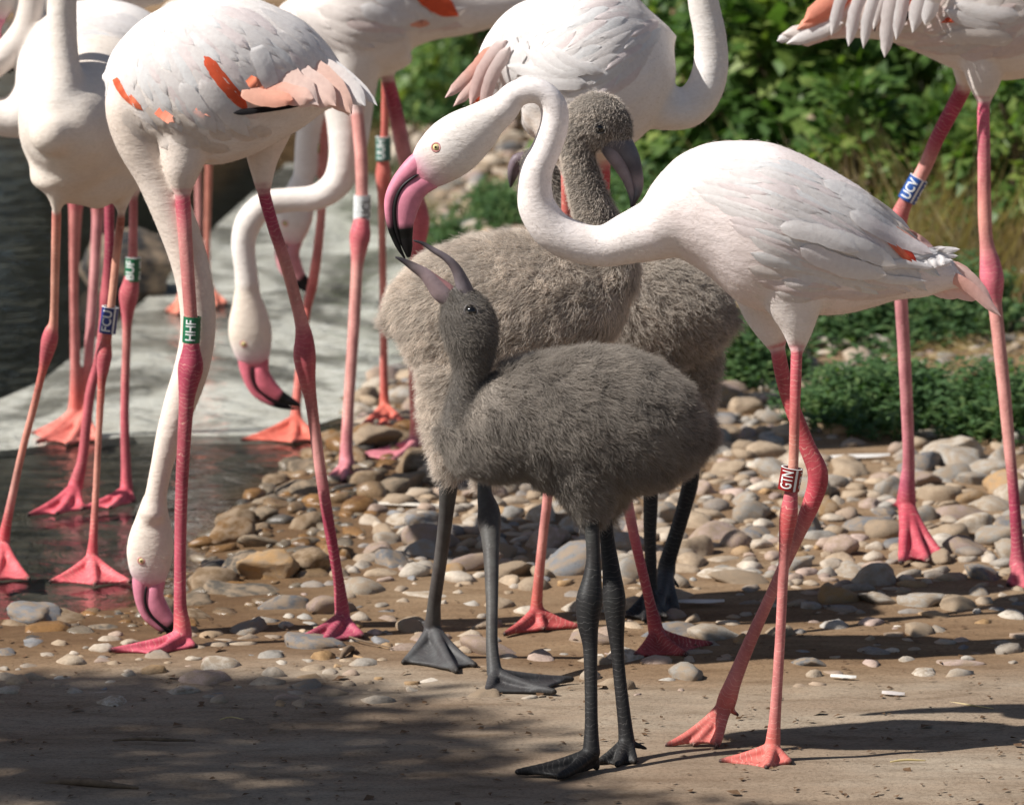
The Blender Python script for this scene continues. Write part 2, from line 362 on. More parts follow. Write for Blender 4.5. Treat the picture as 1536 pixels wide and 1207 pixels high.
# ------------------------------------------------------------------ lofted tubes
def catmull(S, step):
    S = np.asarray(S, float); n = len(S); out = []
    ext = np.vstack([2*S[0]-S[1], S, 2*S[-1]-S[-2]])
    for i in range(n-1):
        p0, p1, p2, p3 = ext[i:i+4]; L_ = np.linalg.norm((p2-p1)[:3]); k = max(2, int(L_/step))
        for j in range(k):
            u = j/k
            out.append(.5*((2*p1)+(-p0+p2)*u+(2*p0-5*p1+4*p2-p3)*u*u+(-p0+3*p1-3*p2+p3)*u**3))
    out.append(S[-1]); out = np.array(out)
    out[:, 3:5] = np.maximum(out[:, 3:5], .0006)
    return out
def loft(S, step=.008, seg=20, ref=(0, 1, 0), tfix=None):
    """S rows: x y z r_across r_depth [colour ...]; returns verts, faces, extra columns"""
    C = catmull(S, step); n = len(C); P = C[:, :3]
    T = np.gradient(P, axis=0); T /= np.linalg.norm(T, axis=1)[:, None] + 1e-12
    if tfix is not None: T = np.tile(np.asarray(tfix, float), (n, 1))
    D = np.asarray(ref, float) - (T @ np.asarray(ref, float))[:, None]*T
    bad = np.linalg.norm(D, axis=1) < .15
    if bad.any():
        alt = np.array([1., 0, .3]); D2 = alt - (T @ alt)[:, None]*T; D[bad] = D2[bad]
    D /= np.linalg.norm(D, axis=1)[:, None]; Nn = np.cross(T, D)
    ang = np.linspace(0, 2*math.pi, seg, endpoint=False)
    rings, ex = [], []
    def ring(i, k, off):
        return P[i] + T[i]*off + Nn[i]*(C[i, 3]*k)*np.cos(ang)[:, None] + D[i]*(C[i, 4]*k)*np.sin(ang)[:, None]
    r0 = min(C[0, 3], C[0, 4]); r1 = min(C[-1, 3], C[-1, 4])
    seq = [(0, .35, -r0*.85), (0, .75, -r0*.6)] + [(i, 1, 0) for i in range(n)] + [(n-1, .75, r1*.6), (n-1, .35, r1*.85)]
    V = np.vstack([ring(*s) for s in seq]); E = np.vstack([np.repeat(C[s[0]:s[0]+1, 5:], seg, 0) for s in seq])
    m = len(seq); a = P[0]-T[0]*r0*.95; z = P[-1]+T[-1]*r1*.95
    V = np.vstack([V, a, z]); E = np.vstack([E, C[0:1, 5:], C[-1:, 5:]])
    fs = []
    for i in range(m-1):
        for j in range(seg):
            k = (j+1) % seg; fs.append((i*seg+j, i*seg+k, (i+1)*seg+k, (i+1)*seg+j))
    A, Z = m*seg, m*seg+1
    for j in range(seg):
        k = (j+1) % seg; fs.append((A, k, j)); fs.append((Z, (m-1)*seg+j, (m-1)*seg+k))
    return V, fs, E

WHITE = (.82, .77, .735); CREAM = (.80, .70, .62); BLUSH = (.84, .70, .67)
PINKLEG = (.56, .195, .18); KNEE = (.55, .125, .15); FOOT = (.60, .12, .13); HOT = (.62, .16, .135); MAG = (.40, .07, .11)
PALELEG = (.66, .30, .27)
GREYLEG = (.085, .080, .076); BLACKLEG = (.022, .021, .021)
CLAW = (.03, .025, .022)
DOWN = (.27, .24, .21)

class Bird:
    def __init__(s, name, label, cat, group, Y0, zf=0.0, material='adult', voxel=.0028, smooth=14):
        s.name, s.label, s.cat, s.group, s.Y0, s.zf, s.voxel, s.nsm = name, label, cat, group, Y0, zf, voxel, smooth
        s.V, s.F, s.C, s.Zn = [], [], [], []; s.nv = 0; s.legs = []; s.mat = material; s.kids = []; s.joints = []
        s.ppm = F/Y0*1.0
    def px(s, r): return r/s.ppm
    def add(s, V, fs, E):
        s.V.append(V); s.F += [tuple(i+s.nv for i in f) for f in fs]; s.C.append(E[:, :3]); s.Zn.append(E[:, 3]); s.nv += len(V)
    def tube(s, st, c=WHITE, zone=0, dY=0, ratio=1.0, step=.008, seg=24, vert=False):
        """st: (px, py, r_px[, ratio[, dY[, colour]]])"""
        S = []
        for q in st:
            x, y, r = q[:3]; ra = q[3] if len(q) > 3 and q[3] is not None else ratio
            dy = q[4] if len(q) > 4 and q[4] is not None else dY; cc = q[5] if len(q) > 5 else c
            p = at(x, y, s.Y0+dy); S.append((*p, s.px(r), s.px(r)*ra, *cc, zone))
        s.add(*loft(S, step, seg, tfix=((1.0 if st[-1][0] > st[0][0] else -1.0), 0, 0) if vert else None))
    def world(s, S, step=.006, seg=14): s.add(*loft(S, step, seg))
    def slab(s, grid, th, c, zone):
        g = np.asarray(grid, float); a, b, _ = g.shape
        du = np.gradient(g, axis=0); dv = np.gradient(g, axis=1); nn = np.cross(du, dv); nn /= np.linalg.norm(nn, axis=2)[:, :, None]+1e-12
        if nn[..., 2].mean() < 0: nn = -nn
        top = (g+nn*th).reshape(-1, 3); bot = (g-nn*th).reshape(-1, 3); n = a*b; fs = []
        I = lambda i, j: i*b+j
        for i in range(a-1):
            for j in range(b-1):
                fs.append((I(i, j), I(i+1, j), I(i+1, j+1), I(i, j+1))); fs.append((n+I(i, j), n+I(i, j+1), n+I(i+1, j+1), n+I(i+1, j)))
        rim = [I(0, j) for j in range(b)] + [I(i, b-1) for i in range(1, a)] + [I(a-1, j) for j in range(b-2, -1, -1)] + [I(i, 0) for i in range(a-2, 0, -1)]
        for p, q in zip(rim, rim[1:]+rim[:1]): fs.append((p, q, n+q, n+p))
        V = np.vstack([top, bot]); E = np.tile(np.array([*c, zone], float), (len(V), 1)); s.add(V, fs, E)
    def leg(s, pts, joint, toes, side=0.0, jh=.03, cols=None, foot=FOOT, hallux=None, web=True, toe_r=.0075, thick=1.0):
        """pts: (px,py,r[,colour]) from the hip down; joint (px,py,r); toes: pixels on the ground"""
        sc = s.ppm
        jx, jy, jr = joint[:3]
        g = gp(jx, jy + jh*sc, s.zf); Yj = g.y; yh = pts[0][1]; Yh = s.Y0+side
        S = []; path = []
        for q in list(pts) + [(jx, jy, jr, foot)]:
            x, y, r = q[:3]; c = q[3] if len(q) > 3 else PINKLEG
            f = (y-yh)/(jy-yh); p = at(x, y, Yh + (Yj-Yh)*f); rr = r/sc*thick
            S.append((*p, rr, rr*.95, *c, 1)); path.append(p)
        s.world(S, .006, 18); s.legs.append(path); s.joints.append(path)
        J = np.array(path[-1]); curves = []
        for tx, ty in toes:
            Tp = np.array(gp(tx, ty, s.zf + .005)); h = J[2]-s.zf
            d = Tp - J; L_ = np.linalg.norm(d[:2])
            pts_ = []
            for u in (0, .3, .62, .85, 1.0):
                q = J + d*u; steep = min(1, h/(L_+1e-6)/1.2)
                zz = s.zf + .006 + (h-.006)*((1-u)**(1.9 - .9*steep)); q[2] = zz; pts_.append(q)
            rad = [jr/sc*.8, toe_r*1.15, toe_r, toe_r*.85, toe_r*.6]
            s.world([(*p, r, r*.9, *(foot if k < 4 else CLAW), 1) for k, (p, r) in enumerate(zip(pts_, rad))], .004, 12)
            curves.append(np.array(pts_)); s.legs.append([Vector(p) for p in pts_])
        if web:
            for a, b in zip(curves[:-1], curves[1:]):
                g = []
                ua = np.array([0, .3, .62, .85, 1.0])
                for v in np.linspace(0, 1, 9):
                    mx = .97 - .16*math.sin(math.pi*v); row = []
                    for u in np.linspace(.12, mx, 8):
                        pa = np.array([np.interp(u, ua, a[:, k]) for k in range(3)]); pb = np.array([np.interp(u, ua, b[:, k]) for k in range(3)])
                        p = pa*(1-v)+pb*v; p[2] = max(s.zf+.004, p[2]-.006*math.sin(math.pi*v)); row.append(p)
                    g.append(row)
                s.slab(g, .0032, tuple(x*.92 for x in foot), 1)
        if hallux:
            p1 = at(hallux[0], hallux[1], Yj+.004); s.world([(*J, .006, .006, *foot, 1), (*((J+np.array(p1))/2), .005, .005, *foot, 1), (*p1, .0028, .0028, *CLAW, 1)], .004, 10)
    def build(s):
        base = Vector((0, 0, 0)); V = np.vstack(s.V); C = np.vstack(s.C); Zn = np.concatenate(s.Zn)
        low = V[V[:, 2] < s.zf+.05]; ctr = low.mean(0) if len(low) else V.mean(0)
        s.base = Vector((ctr[0], ctr[1], s.zf)); V = V - np.array(s.base)
        me = bpy.data.meshes.new('body'); me.from_pydata(V.tolist(), [], s.F); me.update()
        tmp = bpy.data.objects.new('tmp', me); col.objects.link(tmp)
        md = tmp.modifiers.new('r', 'REMESH'); md.mode = 'VOXEL'; md.voxel_size = s.voxel
        dg = bpy.context.evaluated_depsgraph_get(); dg.update()
        bm_ = bpy.data.meshes.new_from_object(tmp.evaluated_get(dg)); col.objects.unlink(tmp); bpy.data.objects.remove(tmp)
        n = len(bm_.vertices); co = np.empty(n*3); bm_.vertices.foreach_get('co', co); co = co.reshape(-1, 3)
        kd = kdtree.KDTree(len(V))
        for i, v in enumerate(V): kd.insert(v, i)
        kd.balance()
        cc = np.empty((n, 3)); zz = np.empty(n)
        for i in range(n):
            hits = kd.find_n(co[i], 3); ws = np.array([1/(h[2]+1e-4) for h in hits]); ws /= ws.sum(); ii = [h[1] for h in hits]
            cc[i] = ws @ C[ii]; zz[i] = ws @ Zn[ii]
        e = np.empty(len(bm_.edges)*2, int); bm_.edges.foreach_get('vertices', e); e = e.reshape(-1, 2)
        deg = np.bincount(e.ravel(), minlength=n)[:, None]
        def lap(A):
            o = np.zeros_like(A)
            for k in range(A.shape[1]): o[:, k] = np.bincount(e[:, 0], A[e[:, 1], k], n) + np.bincount(e[:, 1], A[e[:, 0], k], n)
            return o/deg
        wgt = (1-np.clip(zz, 0, 1))[:, None]
        for k in range(s.nsm): co = co + (lap(co)-co)*(.6*wgt + (.35*(1-wgt) if k < 2 else 0))
        for k in range(2): cc = lap(cc); zz = lap(zz[:, None])[:, 0]
        lc = np.zeros((n, 3)); best = np.full(n, 1e9); W = co + np.array(s.base)
        sel = np.where(zz > .2)[0]
        for path in s.legs:
            acc = 0
            for a, b in zip(path[:-1], path[1:]):
                a = np.array(a); b = np.array(b); ab = b-a; L_ = np.linalg.norm(ab)
                tt = np.clip(((W[sel]-a) @ ab)/(L_*L_+1e-12), 0, 1); q = a+tt[:, None]*ab; rel = W[sel]-q; d = np.linalg.norm(rel, axis=1)
                ok = d < best[sel]; ii = sel[ok]; best[ii] = d[ok]
                lc[ii, 0] = acc + tt[ok]*L_; lc[ii, 1] = np.arctan2(rel[ok, 0], -rel[ok, 1]); acc += L_
        bm_.vertices.foreach_set('co', co.ravel()); bm_.update()
        set_col(bm_, cc)
        bm_.attributes.new('zone', 'FLOAT', 'POINT').data.foreach_set('value', np.clip(zz, 0, 1).astype(np.float32))
        bm_.attributes.new('legco', 'FLOAT_VECTOR', 'POINT').data.foreach_set('vector', lc.astype(np.float32).ravel())
        s.root = empty(s.name, s.base); tag(s.root, s.label, s.cat, s.group)
        bm_.name = 'body'; s.body = obj('body', bm_, M[s.mat], s.root)
        s.co, s.zone = co, zz
        polys = np.empty(len(bm_.polygons), int); bm_.polygons.foreach_get('loop_total', polys)
        s.bvh = BVHTree.FromPolygons([Vector(v) for v in W], [tuple(p.vertices) for p in bm_.polygons])
        for f in s.kids: f()
        return s
    def part(s, name, V, fs, E=None, m=None, parent=None):
        V = np.asarray(V, float) - np.array(s.base); me = mesh(name, V, fs)
        if E is not None: set_col(me, E)
        return obj(name, me, m, parent or s.root)
    # --- head: one shape, turned and scaled into place: j = neck junction, b = base of the bill
    def head(s, j, b, dY=0, pink=(.70, .25, .34), tip=(.008, .007, .008), neck_c=WHITE, scale_depth=1.0):
        zj, zb = complex(*j), complex(*b); k = (zb-zj)/complex(634-757, 257-161); kk = abs(k)
        def tr(x, y): q = zj + k*complex(x-757, y-161); return q.real, q.imag
        def st(L_, ratio, cc=None): return [(*tr(x, y), r*kk, ratio if len(q_) < 4 else q_[3]) for (x, y, r, *q_) in L_]
        H = [(757, 161, 24, .95), (735, 176, 30, .85), (718, 190, 37, .75), (697, 206, 43.5, .68), (676, 223, 45.5, .64), (656, 240, 41, .60), (640, 254, 34, .52), (630, 261, 27, .45)]
        s.tube([(*tr(x, y), r*kk, ra*scale_depth, dY, neck_c if i < 5 else ((.81, .70, .66) if i == 5 else (tuple(.5*a+.4 for a in pink) if i == 6 else pink))) for i, (x, y, r, ra) in enumerate(H)], step=.006, seg=28)
        P_ = pink; Kc = tip
        dk = lambda c, f: tuple(a*f for a in c)
        U = [(646, 240, 20, .62, P_), (628, 246, 18, .68, P_), (608, 262, 13.5, .85, P_), (593, 281, 10.5, .95, P_), (584.5, 301, 8.2, 1.1, P_), (584, 325, 6.4, 1.15, dk(P_, .8)), (587, 342, 5.6, 1.15, Kc), (592, 357, 4.8, 1.1, Kc), (599, 373, 3.6, 1, Kc), (607, 387, 1.4, 1, Kc)]
        Lw = [(650, 268, 15, .7, dk(P_, .95)), (632, 276, 17.5, .75, P_), (619, 287, 19.5, .72, P_), (611, 302, 20.5, .66, P_), (607.5, 319, 18, .66, P_), (606, 334, 15, .66, P_), (606.5, 343, 13.4, .66, Kc), (608, 357, 11, .66, Kc), (611, 371, 8, .66, Kc), (613, 384, 3.5, .7, Kc)]
        seam = [(640, 257, 2.0, 3.4), (622, 263.5, 2.6, 5.2), (605, 277, 3.4, 3.8), (595.5, 294, 4.0, 3.0), (592, 315, 4.2, 2.6), (594, 340, 4.0, 2.2), (601, 365, 2.6, 2)]
        def grow():
            def p3(L_): return [(*at(*tr(q[0], q[1]), s.Y0+dY), s.px(q[2]*kk), s.px(q[2]*kk)*q[3], *q[4]) for q in L_]
            bl = empty('bill', (0, 0, 0)); bl.parent = s.root
            for nm, L_ in (('upper_mandible', U), ('lower_mandible', Lw)):
                V, fs, E = loft(p3(L_), .005, 22); s.part(nm, V, fs, E, M['bill'], bl)
            V, fs, E = loft(p3([(*q, Kc) for q in seam]), .004, 12); s.part('bill_seam', V, fs, E, M['bill'], bl)
            s.eye(tr(654, 221), dY, 6.2*kk, (.72, .62, .30), 1.9, rim=(.70, .33, .31))
        s.kids.append(grow)
    def eye(s, p, dY, rpx, iris, pupil_px, rim=None, dark=False):
        o = Vector((0, 0, HCAM)); d = ray(*p).normalized(); hit, nrm, _, _ = s.bvh.ray_cast(o, d)
        if hit is None: hit = at(*p, s.Y0+dY-.02); nrm = Vector((0, -1, 0))
        r = s.px(rpx); ax = (nrm*.75 - d*.25).normalized(); c = hit - ax*r*.55
        me = bpy.data.meshes.new('eye'); bm = bmesh.new(); bmesh.ops.create_uvsphere(bm, u_segments=20, v_segments=14, radius=r)
        q = Vector((0, 0, 1)).rotation_difference(ax); cs = []
        for v in bm.verts:
            a = math.acos(max(-1, min(1, v.co.z/r)))
            if dark: cs.append((.006, .005, .005))
            else: cs.append((.004, .003, .003) if a < .26 else (iris if a < .95 else (.10, .05, .02)))
            v.co = q @ v.co + c - s.base
        bm.to_mesh(me); bm.free(); set_col(me, cs); eo = obj('eye', me, M['eye'], s.root)
        if rim:
            ang = np.linspace(0, 2*math.pi, 25)[:-1]; u = ax.orthogonal().normalized(); v_ = ax.cross(u)
            loop = [np.array(c + ax*r*.42 + (u*math.cos(a)+v_*math.sin(a))*r*1.05) for a in ang]; loop = loop + [loop[0]]
            V, fs, E = loft([(*p_, r*.26, r*.26, *rim) for p_ in loop], .002, 8, ref=tuple(ax))
            s.part('eye_rim', V, fs, E, M['bill'], eo)
    # --- ring on a leg, lettered
    def ring(s, p, hh, rr, tilt, color, text, leg_Y, phi=.35, letter='letter', second=True, seam=True, rim='letter'):
        def grow():
            pth = s.joints[leg_Y]; py_ = [pix(q)[1] for q in pth]; C = at(p[0], p[1], float(np.interp(p[1], py_, [q.y for q in pth]))); Rr = s.px(rr); H_ = s.px(hh)
            axv = Vector((math.sin(tilt), 0, math.cos(tilt))); lf = Vector((-math.cos(tilt), 0, math.sin(tilt))); fw = Vector((0, -1, 0))
            def pt(a, ph, r): return C + axv*a + (fw*math.cos(ph)+lf*math.sin(ph))*r
            n = 40; V, fs = [], []
            prof = [(-H_, Rr), (H_, Rr), (H_, Rr*.86), (-H_, Rr*.86)]
            for i in range(n):
                for a, r in prof: V.append(pt(a, 2*math.pi*i/n, r))
            for i in range(n):
                j = (i+1) % n
                for k in range(4): fs.append((i*4+k, i*4+(k+1) % 4, j*4+(k+1) % 4, j*4+k))
            o = s.part('leg_ring', V, fs, None, M['ring_'+color])
            for pl in o.data.polygons: pl.use_smooth = False
            if rim:
                V, fs = [], []
                for i in range(n):
                    for a, r in ((H_*.985, Rr*1.012), (H_*1.03, Rr*1.012), (H_*1.03, Rr*.84), (H_*.985, Rr*.84)): V.append(pt(a, 2*math.pi*i/n, r))
                for i in range(n):
                    j = (i+1) % n
                    for k in range(4): fs.append((i*4+k, i*4+(k+1) % 4, j*4+(k+1) % 4, j*4+k))
                s.part('rim', V, fs, None, M[rim], o)
            if seam:
                V, fs = [], []; m_ = 2
                for a in (-H_*.97, H_*.97):
                    for ph in (phi-1.02, phi-.90, phi-.78): V.append(pt(a, ph, Rr*1.03))
                fs = [(0, 1, 4, 3), (1, 2, 5, 4)]; s.part('seam', V, fs, None, M[letter], o)
            cu = bpy.data.curves.new('t', 'FONT'); cu.body = text; cu.size = 1; cu.offset = .012; cu.resolution_u = 3
            to = bpy.data.objects.new('t', cu); col.objects.link(to); dg = bpy.context.evaluated_depsgraph_get(); dg.update()
            tm = bpy.data.meshes.new_from_object(to.evaluated_get(dg)); bpy.data.objects.remove(to)
            bm = bmesh.new(); bm.from_mesh(tm); bmesh.ops.triangulate(bm, faces=bm.faces)
            xs = [v.co.x for v in bm.verts]; ys = [v.co.y for v in bm.verts]
            x0, x1, y0, y1 = min(xs), max(xs), min(ys), max(ys)
            sx = 2*H_*.80/(x1-x0); sy = Rr*1.15/(y1-y0)
            for _ in range(4):
                ed = [e_ for e_ in bm.edges if e_.calc_length() > .16]
                if not ed: break
                bmesh.ops.subdivide_edges(bm, edges=ed, cuts=1); bmesh.ops.triangulate(bm, faces=bm.faces)
            bmesh.ops.recalc_face_normals(bm, faces=bm.faces)
            flat = [(v.co.x, v.co.y) for v in bm.verts]; tf = [tuple(v.index for v in f.verts) for f in bm.faces]; bm.free()
            for ph0 in ((phi, phi-1.9) if second else (phi,)):
                V = [pt((x-(x0+x1)/2)*sx, ph0 + (y-(y0+y1)/2)*sy/Rr, Rr*1.035) for x, y in flat]
                s.part('lettering', V, tf, None, M[letter], o)
        s.kids.append(grow)
    # --- feathers
    def feather_mesh(s, name, rows, colr, tipc=None):
        """rows: array (ns, nt, 3)"""
        rows = np.asarray(rows, float); a, b, _ = rows.shape; V = rows.reshape(-1, 3) - np.array(s.base)
        fs = [(i*b+j, i*b+j+1, (i+1)*b+j+1, (i+1)*b+j) for i in range(a-1) for j in range(b-1)]
        me = mesh(name, V, fs); uv = me.uv_layers.new(name='UVMap')
        li = np.empty(len(me.loops), int); me.loops.foreach_get('vertex_index', li)
        U = np.column_stack([(li//b)/(a-1), (li % b)/(b-1)]).astype(np.float32); uv.data.foreach_set('uv', U.ravel())
        f = (np.arange(a*b)//b/(a-1))[:, None]; c0 = np.array(colr); c1 = np.array(tipc if tipc else colr)
        set_col(me, c0*(1-f)+c1*f); return obj(name, me, M['feather'], s.root)
    def quill(s, pts, hw, colr, near=.0, tipc=None, name='wing_feather', camber=.25, lift=None, sharp=.0, snap=None, roof=0.0):
        """a feather drawn along pixels, standing off the near side by `near` metres (towards the camera)"""
        def grow():
            S = catmull([(x, y, 0, 1, 1) for x, y in pts], 6 if len(pts) > 2 else 8)[:, :2]
            rq = random.Random(int(pts[0][0]*3+pts[0][1]*7)); idx_ = np.linspace(0, len(S)-1, 14).astype(int); S = S[idx_]
            n = len(S); T = np.gradient(S, axis=0); T /= np.linalg.norm(T, axis=1)[:, None]; Pn = np.column_stack([-T[:, 1], T[:, 0]])
            rows = []; o = Vector((0, 0, HCAM)); lastY = None
            for i in range(n):
                u = i/(n-1); wd = hw*min(1, (u/.18)**.6 if u < .18 else 1)*(max(0, 1-((u-.55)/.45)**(2.6-sharp)) if u > .55 else 1)**.55 + .35
                dY = near if lift is None else near + (lift-near)*u
                row = []
                for v in (-1, -.5, 0, .5, 1):
                    x, y = S[i] + Pn[i]*wd*v*(1+(rq.uniform(-.10, .05) if abs(v) == 1 and u > .3 else 0)) + (T[i]*rq.uniform(-1.5, 1) if u > .85 else 0)
                    if snap is None: p = at(x, y, s.Y0 + dY - roof*(y-130)/s.ppm); p.y += (abs(v)**2)*camber*s.px(hw)
                    else:
                        d = ray(x, y).normalized(); hit, nr_, _, _ = s.bvh.ray_cast(o, d); hc, _, _, _ = s.bvh.ray_cast(o, ray(*S[i]).normalized())
                        yc = hc.y if hc is not None and abs(hc.y-s.Y0) < .3 else lastY
                        yy = hit.y if hit is not None and abs(hit.y-s.Y0) < .3 else yc
                        if yy is None: yy = s.Y0+dY
                        if yc is not None: yy = min(max(yy, yc-.012), yc+.012); lastY = yc
                        p = at(x, y, yy - snap*(.35+.65*u) - .0012*(1-abs(v)))
                    row.append(p)
                rows.append(row)
            s.feather_mesh(name, rows, colr, tipc)
        s.kids.append(grow)
    def cover(s, poly, dirf, spacing, L_, W_, colf, jitter=.25, lift=.0032, seed=1, name='wing_feather', flip=False):
        """overlapping feathers laid on the body's own surface over a patch of the near side"""
        def grow():
            rnd = random.Random(seed); o = Vector((0, 0, HCAM)); xs = [p[0] for p in poly]; ys = [p[1] for p in poly]
            def inside(x, y):
                c = False; j = len(poly)-1
                for i in range(len(poly)):
                    (xi, yi), (xj, yj) = poly[i], poly[j]
                    if (yi > y) != (yj > y) and x < (xj-xi)*(y-yi)/(yj-yi)+xi: c = not c
                    j = i
                return c
            y = min(ys); row = 0
            while y < max(ys):
                x = min(xs) + (row % 2)*spacing[0]*.5
                while x < max(xs):
                    px_, py_ = x + rnd.uniform(-1, 1)*spacing[0]*jitter, y + rnd.uniform(-1, 1)*spacing[1]*jitter; x += spacing[0]
                    if not inside(px_, py_): continue
                    d = ray(px_, py_).normalized(); hit, nrm, _, _ = s.bvh.ray_cast(o, d)
                    if hit is None or abs(hit.y-s.Y0) > .35: continue
                    if nrm.dot(d) > 0: nrm = -nrm
                    dx, dy = dirf(px_, py_); a = rnd.uniform(-.12, .12); dx, dy = dx*math.cos(a)-dy*math.sin(a), dx*math.sin(a)+dy*math.cos(a)
                    dw = Vector((dx, 0, -dy)); dw = (dw - nrm*dw.dot(nrm)).normalized(); sd_ = nrm.cross(dw)
                    ln = s.px(L_)*rnd.uniform(.8, 1.2); wd = s.px(W_)*rnd.uniform(.85, 1.15); rows = []; ns = 10
                    ok = True; lf = lift*rnd.uniform(.7, 1.4)
                    for i in range(ns):
                        u = i/(ns-1); prof = min(1, (u/.25)**.6 if u < .25 else 1)*(max(0, 1-((u-.5)/.5)**2.4) if u > .5 else 1)**.55 + .03; r_ = []
                        for v in (-1, -.5, 0, .5, 1):
                            q = hit + dw*ln*(u-.3+(rnd.uniform(-.02, .015) if u > .85 else 0)) + sd_*wd*prof*v*(1+(rnd.uniform(-.10, .06) if abs(v) == 1 and u > .3 else 0))
                            c_, n_, _, dist = s.bvh.find_nearest(q)
                            if c_ is None or dist > .06: ok = False; break
                            if n_.dot(nrm) < 0: n_ = -n_
                            r_.append(c_ + n_*(.0006 + lf*u*u - .0012*abs(v)*u + .0006*(1-abs(v))))
                        if not ok: break
                        rows.append(r_)
                    if ok:
                        c0, c1 = colf(px_, py_, rnd); s.feather_mesh(name, rows, c0, c1)
                y += spacing[1]; row += 1
        s.kids.append(grow)
    # --- down: short fine fibres over the feathered surface
    def down(s, n, lenf, material='down', radius=.00028, flow=(.8, 0, -.55), seed=3, zmax=.35, region=None, curl=.35, tintf=None, lay=1.0):
        def grow():
            r = np.random.default_rng(seed); me = s.body.data; nf = len(me.polygons)
            cen = np.empty(nf*3); me.polygons.foreach_get('center', cen); cen = cen.reshape(-1, 3)
            nor = np.empty(nf*3); me.polygons.foreach_get('normal', nor); nor = nor.reshape(-1, 3)
            ar = np.empty(nf); me.polygons.foreach_get('area', ar)
            v0 = np.array([p.vertices[0] for p in me.polygons]); ok = s.zone[v0] < zmax
            Wc = cen + np.array(s.base)
            if region is not None: ok &= region(Wc)
            wgt = ar*ok; wgt = wgt/wgt.sum(); pick = r.choice(nf, n, p=wgt)
            base = cen[pick] + r.normal(0, 1, (n, 3))*.0012; nn = nor[pick]; L0 = lenf(Wc[pick])*r.uniform(.65, 1.25, n)
            fl = np.tile(np.array(flow, float), (n, 1))
            q = Wc[pick]
            cl = np.array([[noise.noise(Vector((a*28+k*17, b_*28, c_*28))) for k in range(3)] for a, b_, c_ in q])
            cl2 = np.array([[noise.noise(Vector((a*75+k*17, b_*75, c_*75+9))) for k in range(3)] for a, b_, c_ in q])
            fl = fl + cl*.75 + cl2*.55 + r.normal(0, .3, (n, 3))
            fl -= (fl*nn).sum(1)[:, None]*nn*.8
            K = 5; P_ = np.empty((n, K, 3)); P_[:, 0] = base - nn*.001
            for k in range(1, K):
                u = k/(K-1); d = nn*(.75-.5*u)*lay + fl*(.35+.55*u); d /= np.linalg.norm(d, axis=1)[:, None]
                d += r.normal(0, 1, (n, 3))*curl*.35*u; P_[:, k] = P_[:, k-1] + d*(L0/(K-1))[:, None]
            hc = bpy.data.hair_curves.new('down'); hc.add_curves([K]*n)
            hc.position_data.foreach_set('vector', P_.astype(np.float32).ravel())
            rad = np.tile(np.array([1, .95, .8, .55, .15])*radius, n).astype(np.float32)
            ra = hc.attributes.get('radius') or hc.attributes.new('radius', 'FLOAT', 'POINT'); ra.data.foreach_set('value', rad)
            tint = np.ones((n, 4), np.float32)
            tv = .82 + .36*(.5+.5*np.clip(cl[:, 0]*1.6, -1, 1)); tint[:, :3] = tv[:, None]
            if tintf is not None: tint[:, :3] *= tintf(q)
            ta = hc.attributes.new('tint', 'FLOAT_COLOR', 'CURVE'); ta.data.foreach_set('color', tint.ravel())
            o = bpy.data.objects.new('down', hc); col.objects.link(o); hc.materials.append(M[material]); o.parent = s.root
            o['kind'] = 'stuff'
        s.kids.append(grow)

# ------------------------------------------------------------------ the flamingos
GA = 'adult flamingos at the pool'; GC = 'grey flamingo chicks'
def wcol(px_, py_, rnd):
    k = rnd.random(); a = (.83, .79, .765) if k < .6 else ((.84, .75, .73) if k < .85 else (.82, .81, .80)); return a, tuple(min(.86, x*1.03) for x in a)
def bcol(px_, py_, rnd):
    k = rnd.random(); a = (.80, .735, .69) if k < .6 else (.82, .70, .66); return a, tuple(min(.86, x*1.03) for x in a)
CORAL = (.80, .13, .055); SALMON = (.88, .42, .30); PALE = (.90, .63, .53); WF = (.84, .81, .79); INK = (.012, .011, .012)
LC = PINKLEG

